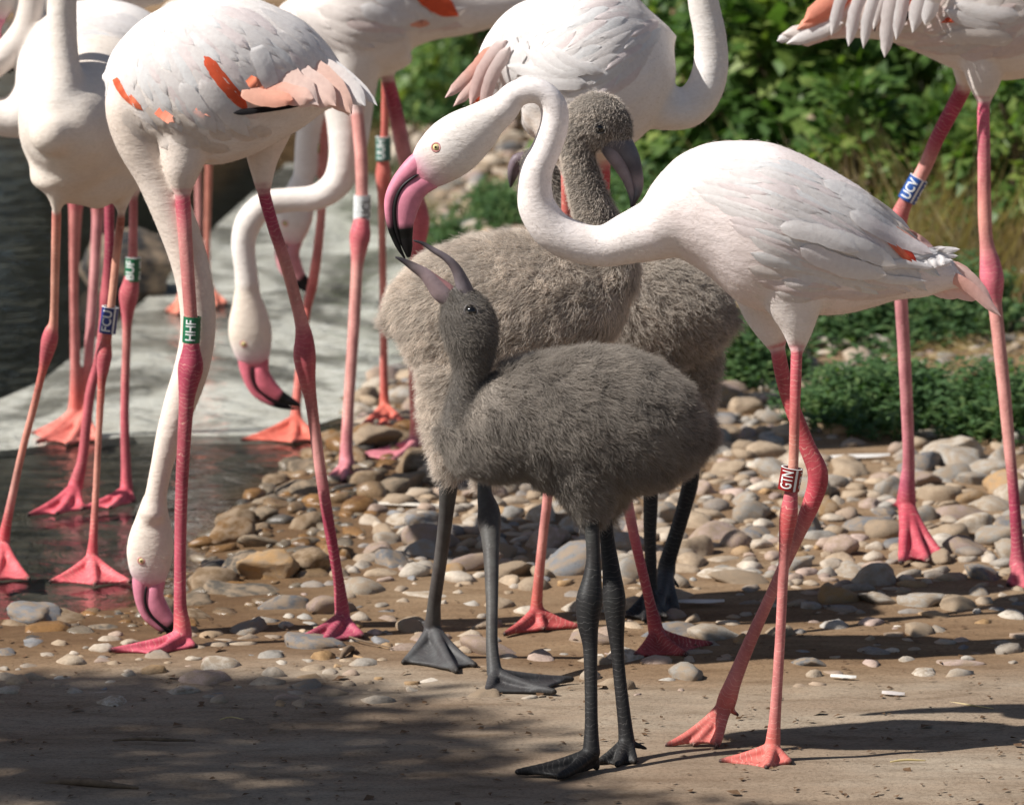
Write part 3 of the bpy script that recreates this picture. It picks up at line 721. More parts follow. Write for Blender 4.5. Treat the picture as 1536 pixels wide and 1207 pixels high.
def b1():
    s = Bird('flamingo', 'pale pink flamingo with red GTN leg ring, bending to feed the grey chick', 'flamingo', GA, 10.06, 0, voxel=.0024, smooth=16)
    s.tube([(958, 352, 42, .9), (980, 329, 57, .88), (1000, 317, 68, .86), (1020, 310, 79, .84), (1062, 314, 101, .82), (1108, 332, 123, .8), (1155, 342, 130, .82), (1203, 352, 122, .82), (1260, 367, 107, .8), (1305, 377, 87, .78), (1347, 391, 60, .75), (1387, 404, 43, .75), (1420, 409, 27, .8), (1446, 420, 13, 1)], c=(.84, .745, .725), vert=True)
    s.tube([(1010, 335, 52), (975, 347, 46), (945, 357, 40), (905, 369, 32), (865, 363, 31), (829, 345, 31), (806, 312, 29), (802, 282, 26.5), (805, 255, 25), (819, 224, 23), (831, 190, 22), (831, 162, 21), (818, 142, 19.5), (795, 135, 20), (771, 143, 21), (757, 161, 24), (745, 170, 27)], c=(.83, .765, .74), step=.006)
    s.head((757, 161), (634, 257))
    # thighs
    s.tube([(1190, 420, 62, .8), (1192, 455, 46, .8), (1196, 490, 27), (1196, 522, 12.5)], dY=-.045, c=(.82, .755, .72))
    s.tube([(1155, 430, 62, .8), (1155, 470, 42, .8), (1160, 500, 25), (1166, 522, 13)], dY=.05, c=(.82, .755, .72))
    s.leg([(1196, 480, 8, LC), (1195, 528, 9, KNEE), (1192, 620, 8.3, (.56, .15, .14)), (1190, 700, 8, (.60, .26, .20)), (1186, 745, 11, KNEE), (1183, 772, 14, (.52, .10, .10)), (1179, 805, 11, (.5, .1, .1)), (1176, 840, 8.5, LC), (1170, 960, 8, (.58, .2, .19)), (1163, 1070, 9, LC), (1160, 1105, 11, HOT)], (1159, 1120, 12),
          [(1081, 1142), (1150, 1152), (1186, 1144)], side=-.045, jh=.024, foot=HOT)
    s.leg([(1163, 470, 9, LC), (1167, 525, 11.5, KNEE), (1181, 590, 12, (.50, .09, .10)), (1209, 665, 13, (.50, .085, .10)), (1227, 712, 16, (.50, .08, .10)), (1217, 755, 14, (.5, .08, .1)), (1195, 805, 11, LC), (1165, 873, 9, LC), (1128, 955, 10, LC), (1103, 1015, 12, LC), (1092, 1045, 15, HOT)], (1088, 1058, 15),
          [(1000, 1118), (1040, 1117), (1075, 1120)], side=.05, jh=.056, foot=HOT, hallux=(1107, 1072))
    s.ring((1185.5, 718), 17, 16.5, .16, 'red', 'GTN', 0, phi=.42)
    # folded wing: scapulars and coverts, then the long tertials over the rump
    def d1(x, y): u = (x-1000)/400; return (1, .12+.62*u)
    s.cover([(1050, 262), (1090, 240), (1150, 232), (1210, 250), (1290, 296), (1360, 352), (1380, 385), (1330, 420), (1230, 425), (1140, 385), (1090, 340), (1055, 300)], d1, (30, 17), 92, 9.5, wcol, seed=11, lift=.0006)
    s.cover([(1110, 370), (1180, 405), (1280, 430), (1350, 430), (1330, 446), (1240, 460), (1180, 445), (1130, 415)], lambda x, y: (1, .22), (34, 19), 66, 9, bcol, seed=12, lift=.0004)
    nr = -.075
    for i, (p, hw, c, t) in enumerate([
        ([(1255, 282), (1320, 325), (1385, 372)], 11, WF, WF), ([(1235, 272), (1300, 300), (1368, 350)], 10, WF, WF), ([(1275, 318), (1330, 350), (1398, 380)], 12, WF, (.86, .76, .74)),
        ([(1300, 322), (1340, 362), (1372, 398)], 8, SALMON, CORAL), ([(1318, 335), (1350, 368), (1376, 394)], 6, CORAL, (.78, .08, .05)), ([(1328, 330), (1365, 352), (1402, 372)], 7, SALMON, (.85, .55, .50)),
        ([(1230, 350), (1290, 372), (1345, 398)], 15, WF, WF), ([(1200, 372), (1265, 400), (1330, 412)], 15, (.83, .77, .75), WF), ([(1170, 340), (1230, 352), (1290, 378)], 14, WF, WF)]):
        s.quill(p, hw, c, near=-.05, tipc=t, snap=.004+.0011*(i if i not in (3, 4, 5) else 1))
    for i, (p, hw, c) in enumerate([([(1395, 405), (1445, 425), (1502, 475)], 9, SALMON), ([(1400, 398), (1450, 412), (1490, 456)], 8, PALE), ([(1390, 415), (1430, 436), (1466, 450)], 9, PALE), ([(1400, 402), (1447, 418), (1496, 468)], 5, CORAL), ([(1380, 420), (1410, 436), (1440, 446)], 10, (.84, .68, .62)), ([(1385, 395), (1440, 402), (1470, 430)], 7, SALMON)]):
        s.quill(p, hw, c, near=-.018+.007*i, name='tail_feather', tipc=(.86, .6, .56), sharp=.6)
    for i, p in enumerate([[(1360, 388), (1400, 378), (1440, 374)], [(1370, 395), (1410, 384), (1438, 384)], [(1375, 402), (1405, 394), (1430, 390)], [(1345, 395), (1385, 380), (1420, 371)], [(1320, 400), (1360, 395), (1400, 402)], [(1300, 410), (1340, 420), (1390, 422)]]):
        s.quill(p, 6.5, (.85, .82, .81), near=-.046-.004*i, name='rump_feather', snap=.003+.001*i, sharp=.8)
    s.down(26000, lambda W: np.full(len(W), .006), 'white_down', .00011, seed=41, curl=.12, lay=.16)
    return s.build()

def b2():
    s = Bird('flamingo', 'white flamingo with green HHF leg ring and coral wing edge, head down in the mud', 'flamingo', GA, 10.95, 0, voxel=.0026)
    s.tube([(157, 116, 7, 1), (162, 116, 24, .95), (172, 118, 46, .95), (192, 119, 71, .9), (217, 120, 94, .88), (265, 120, 119, .86), (320, 119, 130, .86), (370, 115, 122, .86), (415, 112, 103, .86), (455, 111, 81, .84), (490, 115, 51, .8), (515, 130, 29, .8), (535, 146, 11, .9)], c=WHITE, vert=True)
    s.tube([(215, 130, 55), (205, 165, 48), (212, 210, 40), (235, 262, 33), (260, 322, 31), (282, 385, 29), (294, 440, 28), (297, 495, 27), (288, 550, 27), (270, 605, 25), (254, 655, 21), (241, 706, 17), (233, 748, 17.5), (229, 770, 22)], c=CREAM, dY=-.01)
    s.head((233, 748), (222, 872), neck_c=(.82, .73, .64))
    s.tube([(285, 170, 55, .8), (278, 215, 42, .8), (274, 255, 28), (274, 288, 14)], dY=-.05, c=CREAM)
    s.tube([(400, 150, 52, .8), (397, 195, 42, .8), (394, 240, 24), (395, 280, 13)], dY=.05, c=CREAM)
    s.leg([(274, 265, 10, LC), (274, 294, 12, (.55, .09, .14)), (278, 360, 11, (.60, .24, .23)), (283, 430, 10.5, (.60, .22, .21)), (287, 490, 10.5, (.58, .2, .18)), (287, 520, 13, MAG), (286, 550, 19.5, MAG), (282, 580, 15, MAG), (279, 615, 11.5, (.45, .1, .13)), (272, 745, 9.8, (.45, .09, .12)), (270, 890, 9.5, (.5, .09, .13)), (273, 935, 13, FOOT)], (274, 953, 15),  # darker magenta below the knee: shade from body and neck put into colour
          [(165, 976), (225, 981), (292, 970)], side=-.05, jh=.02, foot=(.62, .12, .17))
    s.leg([(395, 250, 9, LC), (395, 284, 10, MAG), (410, 340, 9.5, MAG), (430, 400, 9.5, (.62, .26, .22)), (450, 475, 10, (.64, .26, .23)), (456, 505, 14, KNEE), (457, 535, 17.5, KNEE), (461, 570, 13, (.58, .14, .15)), (467, 605, 9.5, LC), (477, 680, 9, (.66, .30, .28)), (491, 772, 9, MAG), (507, 865, 8.5, MAG), (512, 905, 11, MAG)], (514, 924, 12),  # lower shank darkened in colour for the body's shade too
          [(433, 965), (481, 965), (545, 954)], side=.05, jh=.03, foot=(.42, .08, .13))
    s.ring((287.5, 494), 19.5, 13.5, .06, 'green', 'HHF', 0, phi=.1, second=True, seam=False, rim=None)
    def d2(x, y): u = (x-160)/380; return (.45+.6*u, 1.0-.55*u)
    s.cover([(165, 80), (215, 28), (270, 2), (390, 0), (450, 30), (495, 80), (510, 105), (420, 100), (372, 130), (345, 168), (300, 185), (240, 165), (195, 140), (172, 118)], d2, (28, 20), 82, 10.5, wcol, seed=21, lift=.0011)
    s.cover([(170, 150), (225, 165), (330, 180), (440, 170), (400, 205), (310, 225), (230, 215), (190, 195)], lambda x, y: (.8, .6), (32, 24), 46, 12, lambda a, b_, r: ((.80, .71, .63), (.82, .74, .67)), seed=22, lift=.0008)
    nr = -.122
    Q = [([(306, 84), (334, 122), (374, 168)], 9.5, CORAL, CORAL, -.118), ([(372, 118), (392, 138), (412, 160)], 12, (.82, .22, .11), SALMON, -.112), ([(172, 118), (188, 142), (214, 166)], 6, CORAL, (.8, .2, .1), -.085), ([(236, 165), (250, 176), (262, 184)], 7, CORAL, SALMON, -.108), ([(288, 158), (300, 168), (316, 176)], 6, CORAL, SALMON, -.118),
         ([(300, 120), (335, 165), (375, 205)], 12, (.82, .77, .74), WF, -.118), ([(270, 125), (300, 165), (325, 200)], 12, WF, (.82, .77, .74), -.12),
         ([(385, 70), (400, 110), (414, 140)], 14, WF, WF, -.122), ([(400, 95), (440, 130), (478, 158)], 24, PALE, (.90, .70, .62), -.10), ([(425, 100), (465, 128), (505, 160)], 23, (.90, .74, .67), PALE, -.09), ([(450, 95), (490, 125), (527, 172)], 20, PALE, (.88, .58, .47), -.075), ([(470, 95), (512, 122), (548, 160)], 17, (.88, .76, .70), WF, -.062), ([(462, 78), (515, 110), (566, 159)], 9, WF, WF, -.045), ([(480, 115), (512, 142), (524, 174)], 9, (.85, .55, .42), PALE, -.07),
         ([(392, 132), (430, 141), (470, 148)], 16, SALMON, PALE, -.104), ([(362, 134), (395, 147), (440, 150)], 13, (.87, .50, .38), SALMON, -.112)]
    for i, (p, hw, c, t_, n_) in enumerate(Q): s.quill(p, hw, c, near=n_, tipc=t_, snap=.002+.0003*(i % 12) if i < 8 else None, roof=.5, lift=None)
    for p, hw in (([(350, 170), (400, 164), (470, 153)], 4.5), ([(380, 166), (420, 160), (462, 154)], 3)): s.quill(p, hw, INK, near=-.108, name='flight_feather', lift=-.10, roof=.3, sharp=.8)
    s.down(16000, lambda W: np.full(len(W), .006), 'white_down', .00011, seed=42, curl=.12, lay=.16)
    return s.build()

def b3():
    s = Bird('flamingo', 'cream flamingo with blue FCU leg ring, breast on, standing in the water', 'flamingo', GA, 11.52, WATER_Z, voxel=.0028, smooth=60)
    s.tube([(78, 200, 38, 1, -.12), (88, 195, 62, 1, -.10), (104, 188, 88, .9, -.05), (124, 182, 114, .9, .02), (150, 165, 118, .9, .11), (168, 150, 100, .9, .2), (185, 135, 65, .9, .29), (195, 125, 30, .9, .35)], c=(.78, .70, .62))
    s.tube([(84, 195, 46, 1, -.07), (87, 165, 45, 1, -.085), (91, 130, 38, 1, -.08), (92, 90, 28, 1, -.075), (92, 45, 24.5, 1, -.07), (93, 0, 23.5, 1, -.07), (96, -80, 22, 1, -.07), (92, -180, 20, 1, -.08), (70, -235, 19, 1, -.08), (45, -240, 19, 1, -.08)], c=(.80, .735, .67))
    s.tube([(120, 240, 85, .8, -.01), (135, 270, 60, .8, 0), (150, 292, 30, .8, 0)], c=(.77, .68, .59))
    s.tube([(108, 250, 42, .9, -.02), (140, 262, 48, .9, .0), (182, 255, 44, .9, .06)], c=(.77, .68, .59))
    s.head((45, -238), (-40, -160), dY=-.08)
    s.tube([(100, 258, 34, .9, -.03), (88, 287, 22, 1, -.03), (85, 312, 9, 1, -.03)], c=(.78, .69, .6))
    s.tube([(170, 240, 45, .9, .05), (180, 285, 24, 1, .05), (183, 316, 9, 1, .05)], c=(.78, .69, .6))
    s.leg([(86, 290, 6, LC), (85, 318, 7.5, (.62, .22, .18)), (83, 400, 7, (.66, .32, .24)), (81, 478, 7, (.66, .3, .23)), (77, 497, 11, KNEE), (74, 512, 13, KNEE), (69, 535, 10, KNEE), (63, 560, 6.5, HOT), (50, 613, 6, (.66, .28, .22)), (34, 674, 6, (.66, .28, .22)), (21, 733, 6.5, (.62, .3, .26)), (10, 785, 8, FOOT)], (4, 815, 11),
          [(-60, 858), (-10, 872), (44, 869)], side=-.03, jh=.045, foot=(.70, .13, .15))
    s.leg([(183, 295, 6, LC), (182, 322, 6.5, (.35, .1, .07)), (175, 380, 6.5, (.66, .3, .22)), (167, 458, 6.5, (.68, .34, .25)), (160, 508, 8, HOT), (156, 533, 12.5, KNEE), (154, 558, 9, KNEE), (152, 580, 6.5, HOT), (148, 653, 5.5, (.66, .28, .22)), (144, 735, 5.5, (.66, .28, .22)), (140, 807, 7, FOOT)], (138, 836, 10),
          [(75, 873), (143, 877), (196, 873)], side=.05, jh=.035, foot=(.70, .13, .15))
    s.ring((163.5, 480), 20, 13, .13, 'blue', 'FCU', 1, phi=.25, second=False)
    s.down(9000, lambda W: np.full(len(W), .006), 'white_down', .00011, seed=43, curl=.12, lay=.16)
    return s.build()

def b4():
    s = Bird('flamingo', 'flamingo with green BUF leg ring behind the breast-on bird, neck looped at the frame edge', 'flamingo', GA, 12.3, WATER_Z, voxel=.0032)
    s.tube([(45, 160, 40), (75, 140, 80), (120, 118, 112, .9), (165, 105, 108, .9), (205, 105, 92, .9), (240, 115, 60, .9), (265, 125, 25, .9)], c=WHITE)
    s.tube([(70, 150, 50), (40, 168, 40), (10, 176, 31), (-25, 167, 27), (-44, 138, 25), (-25, 108, 24), (12, 78, 23), (38, 45, 23), (46, 5, 22), (50, -40, 21), (42, -68, 20), (27, -78, 21)], c=(.82, .75, .69))
    s.head((26, -75), (-13, 24))
    s.tube([(165, 190, 46, .8), (164, 240, 28), (164, 285, 12)], dY=-.05, c=CREAM)
    s.tube([(200, 190, 46, .8), (200, 240, 28), (200, 285, 12)], dY=.05, c=CREAM)
    s.leg([(164, 270, 8, MAG), (164, 316, 8, MAG), (164, 380, 8, MAG), (162, 425, 10, KNEE), (161, 448, 12, KNEE), (157, 480, 9, KNEE), (148, 539, 7.5, KNEE), (135, 592, 8, KNEE), (125, 680, 8, KNEE), (118, 712, 10, KNEE)], (113, 730, 12), [(42, 773), (85, 771), (124, 764)], side=-.05, jh=.035, foot=(.70, .12, .16))
    s.leg([(200, 270, 7, LC), (200, 316, 7, (.6, .2, .2)), (199, 385, 7.5, (.6, .2, .2)), (197, 420, 12, KNEE), (193, 443, 15, KNEE), (191, 475, 9, KNEE), (190, 510, 7, LC), (187, 618, 7, KNEE), (189, 700, 8, KNEE)], (190, 734, 10), [(125, 763), (165, 762), (202, 752)], side=.05, jh=.022, foot=(.70, .12, .16))
    s.ring((199, 404), 18, 11.8, .05, 'green', 'BUF', 1, phi=.35, second=True, seam=False)
    s.cover([(115, 10), (215, 25), (240, 90), (160, 120), (115, 70)], lambda x, y: (1, .5), (32, 20), 76, 10, wcol, seed=32, lift=.002)
    return s.build()

def b5():
    s = Bird('flamingo', 'far flamingo behind the cream bird, only its coral legs and feet clear of the others', 'flamingo', GA, 13.1, WATER_Z, voxel=.0034)
    s.tube([(60, -20, 40), (90, -30, 75), (130, -35, 92, .9), (170, -30, 80, .9), (210, -20, 50, .9), (235, -10, 20)], c=WHITE)
    s.tube([(75, -40, 45), (50, -70, 32), (35, -130, 22), (45, -200, 19), (60, -260, 18), (40, -300, 17), (15, -295, 18)], c=WHITE)
    s.head((15, -295), (-50, -235))
    s.tube([(114, 20, 40), (114, 70, 26), (114, 110, 11)], dY=-.05); s.tube([(148, 20, 40), (148, 70, 26), (148, 110, 11)], dY=.05)
    s.leg([(114, 80, 7, LC), (114, 250, 7, LC), (114, 300, 12, KNEE), (113, 325, 10, LC), (111, 433, 7, LC), (113, 539, 8, LC), (114, 590, 10, HOT)], (113, 618, 12), [(48, 650), (55, 664), (135, 655)], side=-.05, jh=.04, foot=(.74, .20, .16))
    s.leg([(148, 80, 8, LC), (148, 250, 8, LC), (147, 300, 11, LC), (146, 330, 9, (.6, .24, .25)), (142, 406, 8, (.62, .28, .28)), (135, 512, 8, (.6, .24, .25)), (130, 578, 8, HOT)], (128, 622, 11), [(60, 662), (100, 668), (150, 660)], side=.05, jh=.035, foot=(.74, .20, .16))
    return s.build()

def b6():
    s = Bird('flamingo', 'flamingo with white leg ring, neck hooked down and pink bill over the shallows', 'flamingo', GA, 12.75, 0, voxel=.003)
    s.tube([(445, 30, 35), (475, 25, 75, .9), (515, 15, 108, .9), (560, 5, 110, .9), (605, -8, 95, .86), (650, -5, 70, .8), (700, 2, 52, .8), (750, 2, 36, .8), (790, -5, 22, .8), (815, -12, 10)], c=(.82, .76, .72))
    s.tube([(520, 70, 55), (522, 120, 46), (523, 160, 38), (523, 200, 32), (519, 240, 27), (505, 275, 23), (475, 296, 20), (435, 300, 19), (400, 306, 20), (375, 330, 21), (365, 362, 19), (368, 400, 18), (371, 430, 19)], c=(.82, .765, .72), step=.006)
    s.head((371, 428), (379.5, 543), pink=(.72, .17, .22), neck_c=(.82, .72, .62))
    s.tube([(540, 60, 50), (538, 100, 36), (537, 140, 18), (536, 165, 11)], dY=-.05); s.tube([(580, 50, 46), (580, 85, 28), (581, 112, 12)], dY=.05)
    s.leg([(536, 140, 8, LC), (536, 172, 9.5, PALELEG), (542, 239, 10, PALELEG), (543, 310, 9.5, PALELEG), (542, 335, 13, KNEE), (540, 355, 16, KNEE), (537, 385, 11, (.62, .2, .2)), (535, 410, 9, PALELEG), (531, 486, 9, PALELEG), (524, 592, 8.5, PALELEG), (520, 666, 9.5, (.6, .22, .24))], (520, 693, 12), [(490, 719), (515, 722), (540, 708)], side=-.05, jh=.022, foot=(.62, .22, .25))
    s.leg([(580, 95, 9, MAG), (581, 114, 10, MAG), (592, 160, 11, MAG), (605, 225, 12, (.6, .25, .25)), (617, 275, 11, LC), (627, 315, 15, KNEE), (628, 338, 16.5, KNEE), (626, 370, 12, KNEE), (624, 420, 9, LC), (621, 560, 8, HOT), (624, 635, 9, LC)], (624, 662, 12), [(540, 683), (578, 698), (640, 671)], side=.05, jh=.02, foot=(.60, .20, .24))
    s.ring((543, 311), 18.5, 13, .02, 'white', 'UCL', 0, phi=-.55, letter='letter_dark', second=False, seam=False, rim=None)
    s.cover([(440, 5), (560, 0), (650, 0), (640, 45), (560, 70), (480, 60)], lambda x, y: (1, .25), (32, 19), 74, 10, bcol, seed=51, lift=.001)
    for p, hw, c, n_ in (([(620, -30), (650, 0), (688, 24)], 16, CORAL, -.095), ([(600, 20), (620, 32), (645, 36)], 8, SALMON, -.1), ([(560, -20), (600, 10), (650, 28)], 14, WF, -.115), ([(600, 35), (650, 32), (700, 12)], 13, (.83, .77, .73), -.085), ([(540, 10), (580, 25), (630, 30)], 13, WF, -.12)): s.quill(p, hw, c, near=n_, snap=.007 if c == CORAL else .004)
    s.down(7000, lambda W: np.full(len(W), .006), 'white_down', .00011, seed=44, curl=.12, lay=.16)
    return s.build()

def b7():
    s = Bird('flamingo', 'flamingo with teal leg ring standing behind, pink black-tipped bill hanging between legs', 'flamingo', GA, 13.25, WATER_Z, voxel=.0034)
    s.tube([(480, 20, 40), (510, 0, 75), (550, -10, 85, .9), (590, -15, 75, .9), (630, -15, 50), (655, -15, 20)], c=WHITE)
    s.tube([(495, 20, 45), (485, 70, 34), (478, 120, 26), (468, 170, 20), (460, 215, 18), (457, 262, 17)], c=WHITE)
    s.head((457, 262), (432, 362), pink=(.66, .30, .32))
    s.tube([(575, 40, 36), (577, 80, 22), (578, 112, 9)], dY=-.04); s.tube([(495, 60, 40), (490, 120, 22), (488, 170, 10)], dY=.04)
    s.leg([(578, 90, 6, LC), (578, 130, 6, HOT), (577, 200, 6.5, HOT), (575, 240, 9, HOT), (575, 262, 12, HOT), (574, 295, 8, HOT), (573, 330, 6, (.68, .26, .22)), (575, 459, 6, (.68, .24, .2)), (576, 565, 6.5, HOT)], (577, 608, 8), [(532, 646), (576, 639), (616, 638)], side=-.04, jh=.032, foot=(.74, .17, .12))
    s.leg([(488, 150, 7, LC), (486, 225, 7, (.66, .26, .22)), (481, 332, 7, (.66, .26, .22)), (470, 420, 8, HOT), (459, 472, 7, HOT), (446, 592, 7, HOT)], (444, 627, 9), [(362, 661), (440, 664), (482, 660)], side=.04, jh=.033, foot=(.74, .17, .12))
    s.ring((575, 223), 17.5, 11.5, .0, 'teal', 'UUH', 0, phi=.35, second=False, seam=False)
    return s.build()

def b8():
    s = Bird('flamingo', 'white flamingo with salmon tail and U-bent neck behind the tall grey chick', 'flamingo', GA, 10.98, 0, voxel=.0028)
    s.tube([(722, 112, 14, .8), (745, 98, 45, .8), (780, 90, 85, .85), (825, 95, 122, .85), (870, 95, 140, .85), (915, 85, 138, .85), (955, 75, 112, .85), (985, 65, 72, .85), (1001, 58, 32, .85), (1012, 55, 6, .9)], c=(.83, .79, .765))
    s.tube([(900, 110, 70), (940, 128, 62), (975, 148, 48), (1005, 162, 35), (1035, 160, 31), (1056, 135, 29), (1066, 100, 27), (1065, 55, 25), (1056, 10, 24), (1048, -40, 23), (1025, -85, 21), (990, -105, 20), (960, -95, 20)], c=(.83, .80, .775), step=.006)
    s.head((962, -97), (880, -10))
    s.tube([(842, 170, 52, .8), (846, 215, 34), (848, 248, 13)], dY=-.05, c=CREAM); s.tube([(900, 170, 52, .8), (902, 215, 34), (903, 245, 13)], dY=.05, c=CREAM)
    s.leg([(848, 230, 8, LC), (850, 310, 8.5, HOT), (850, 470, 9, LC), (846, 520, 14, KNEE), (838, 570, 9, LC), (822, 740, 8, (.66, .27, .25)), (815, 800, 7.5, (.66, .28, .25)), (806, 890, 8.5, HOT)], (805, 915, 11), [(757, 951), (815, 944), (868, 940)], side=-.05, jh=.03, foot=(.48, .09, .09))
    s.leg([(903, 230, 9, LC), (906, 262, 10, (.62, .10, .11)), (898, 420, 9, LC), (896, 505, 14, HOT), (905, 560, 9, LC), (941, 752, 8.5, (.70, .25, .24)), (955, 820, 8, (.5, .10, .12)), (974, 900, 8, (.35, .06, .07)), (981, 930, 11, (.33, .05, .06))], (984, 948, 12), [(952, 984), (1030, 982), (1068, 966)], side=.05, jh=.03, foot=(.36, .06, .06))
    s.cover([(735, 70), (790, 10), (860, 0), (960, 0), (1000, 50), (960, 110), (900, 130), (820, 130), (750, 120)], lambda x, y: (-1, .55), (30, 19), 84, 10, wcol, seed=81, lift=.0005)
    for i, (p, hw, c) in enumerate([([(740, 70), (712, 105), (668, 147)], 10, SALMON), ([(745, 85), (715, 125), (680, 160)], 9, PALE), ([(760, 60), (728, 100), (705, 160)], 11, (.85, .72, .68)), ([(765, 70), (738, 115), (722, 170)], 10, (.85, .74, .70))]): s.quill(p, hw, c, near=-.04-.012*i, name='tail_feather', lift=-.02-.01*i, tipc=(.86, .62, .57), sharp=.6)
    for p, hw, c, n_ in (([(726, 95), (718, 125), (712, 160)], 7, CORAL, -.088), ([(775, 55), (745, 100), (735, 160)], 11, WF, -.092), ([(790, 60), (765, 110), (755, 165)], 11, WF, -.1), ([(890, 95), (840, 110), (783, 72)], 9, WF, -.135), ([(890, 105), (845, 100), (803, 68)], 9, WF, -.14), ([(870, 118), (815, 112), (757, 98)], 10, WF, -.132), ([(880, 125), (830, 125), (775, 118)], 10, WF, -.128), ([(905, 110), (860, 95), (828, 72)], 8, WF, -.14)): s.quill(p, hw, c, near=n_, snap=.008 if c != CORAL else .022)
    s.down(12000, lambda W: np.full(len(W), .006), 'white_down', .00011, seed=45, curl=.12, lay=.16)
    return s.build()

def b9():
    s = Bird('flamingo', 'white flamingo with blue leg ring and drooping wing feathers by the green bushes', 'flamingo', GA, 11.6, 0, voxel=.0028)
    s.tube([(1200, 48, 10, .9), (1230, 38, 24, .9), (1275, 15, 48, .85), (1330, -8, 82, .85), (1390, -20, 112, .85), (1450, -22, 132, .85), (1510, -20, 142, .85), (1570, -20, 128, .85), (1620, -20, 92, .85), (1650, -20, 45)], c=(.81, .745, .70))
    s.tube([(1600, 10, 60), (1640, 10, 42), (1680, -20, 30), (1695, -90, 24), (1680, -180, 22), (1690, -270, 21), (1720, -310, 20), (1750, -300, 20)], c=WHITE)
    s.head((1750, -300), (1790, -195))
    s.tube([(1475, 70, 50, .8), (1476, 105, 32), (1476, 132, 22), (1476, 150, 12)], dY=-.05, c=(.82, .75, .70)); s.tube([(1460, 60, 48, .8), (1452, 95, 28), (1448, 125, 14)], dY=.05, c=CREAM)
    s.leg([(1476, 130, 9, LC), (1475, 155, 9.5, (.66, .12, .2)), (1476, 230, 10, (.62, .19, .22)), (1477, 318, 10.5, (.66, .27, .23)), (1480, 365, 11, (.66, .27, .25)), (1485, 395, 16, (.66, .17, .22)), (1488, 420, 18.5, (.64, .16, .21)), (1491, 448, 13, (.6, .16, .2)), (1494, 470, 10.5, PALELEG), (1507, 592, 10, PALELEG), (1514, 670, 9, PALELEG), (1520, 733, 8.5, MAG), (1526, 815, 10, MAG)], (1527, 848, 14), [(1512, 878), (1545, 884), (1590, 874)], side=-.05, jh=.026, foot=(.45, .10, .13))
    s.leg([(1450, 105, 11, MAG), (1446, 130, 12.5, MAG), (1406, 207, 11.5, MAG), (1390, 245, 11, PALELEG), (1370, 283, 11, PALELEG), (1356, 308, 12, LC), (1346, 335, 15, KNEE), (1346, 365, 12, LC), (1351, 440, 10.5, (.62, .26, .28)), (1358, 560, 10, (.62, .26, .28)), (1363, 680, 9.5, (.58, .2, .24)), (1361, 722, 12, (.5, .12, .18))], (1359, 755, 16), [(1352, 845), (1392, 842), (1418, 837)], side=.05, jh=.082, foot=(.48, .07, .10), hallux=(1338, 757), toe_r=.009)
    s.ring((1369, 284), 19.5, 14.5, .50, 'brightblue', 'UCV', 1, phi=.45, second=True)
    s.cover([(1330, 20), (1400, 0), (1536, 0), (1560, 60), (1500, 95), (1420, 95), (1350, 75)], lambda x, y: (-.9, .45), (32, 19), 74, 10, bcol, seed=91, lift=.001)
    for i, (p, hw, c, n_) in enumerate([([(1290, -40), (1262, 0), (1247, 54)], 9, WF, -.1), ([(1310, -45), (1285, 10), (1273, 70)], 10, WF, -.11), ([(1330, -45), (1305, 15), (1295, 73)], 9, WF, -.118), ([(1350, -40), (1335, 20), (1327, 86)], 12, (.83, .77, .74), -.128), ([(1365, -40), (1352, 15), (1344, 60)], 10, WF, -.132), ([(1395, -40), (1380, 5), (1369, 50)], 13, WF, -.136), ([(1410, -30), (1398, 5), (1388, 38)], 12, WF, -.14), ([(1342, -40), (1322, 5), (1310, 45)], 9, WF, -.112),
            ([(1305, -40), (1284, 0), (1284, 38)], 7, CORAL, -.085), ([(1375, -30), (1356, 10), (1346, 44)], 7, CORAL, -.12), ([(1345, -30), (1315, 10), (1312, 48)], 6, INK, -.085), ([(1370, 5), (1355, 30), (1340, 50)], 5, INK, -.095), ([(1440, 28), (1425, 30), (1412, 34)], 4, CORAL, -.128),
            ([(1300, -30), (1250, 0), (1205, 35)], 16, (.86, .36, .25), -.06), ([(1290, -15), (1240, 20), (1195, 45)], 13, SALMON, -.05), ([(1270, 25), (1220, 45), (1172, 52)], 12, (.85, .76, .70), -.045), ([(1265, 35), (1220, 52), (1180, 66)], 10, WF, -.05), ([(1270, 45), (1235, 54), (1204, 68)], 8, (.86, .68, .62), -.04), ([(1240, 30), (1200, 48), (1165, 62)], 9, WF, -.03),
            ([(1500, 40), (1450, 30), (1415, 15)], 10, WF, -.135), ([(1530, 25), (1480, 20), (1430, 5)], 12, WF, -.14), ([(1520, 60), (1460, 55), (1410, 60)], 12, (.83, .77, .72), -.13)]): s.quill(p, hw, c, near=n_, lift=n_+.012, name='tail_feather' if 13 <= i <= 18 else 'wing_feather', snap=.006 if i == 12 or i > 18 else None)
    s.down(9000, lambda W: np.full(len(W), .006), 'white_down', .00011, seed=46, curl=.12, lay=.16)
    return s.build()

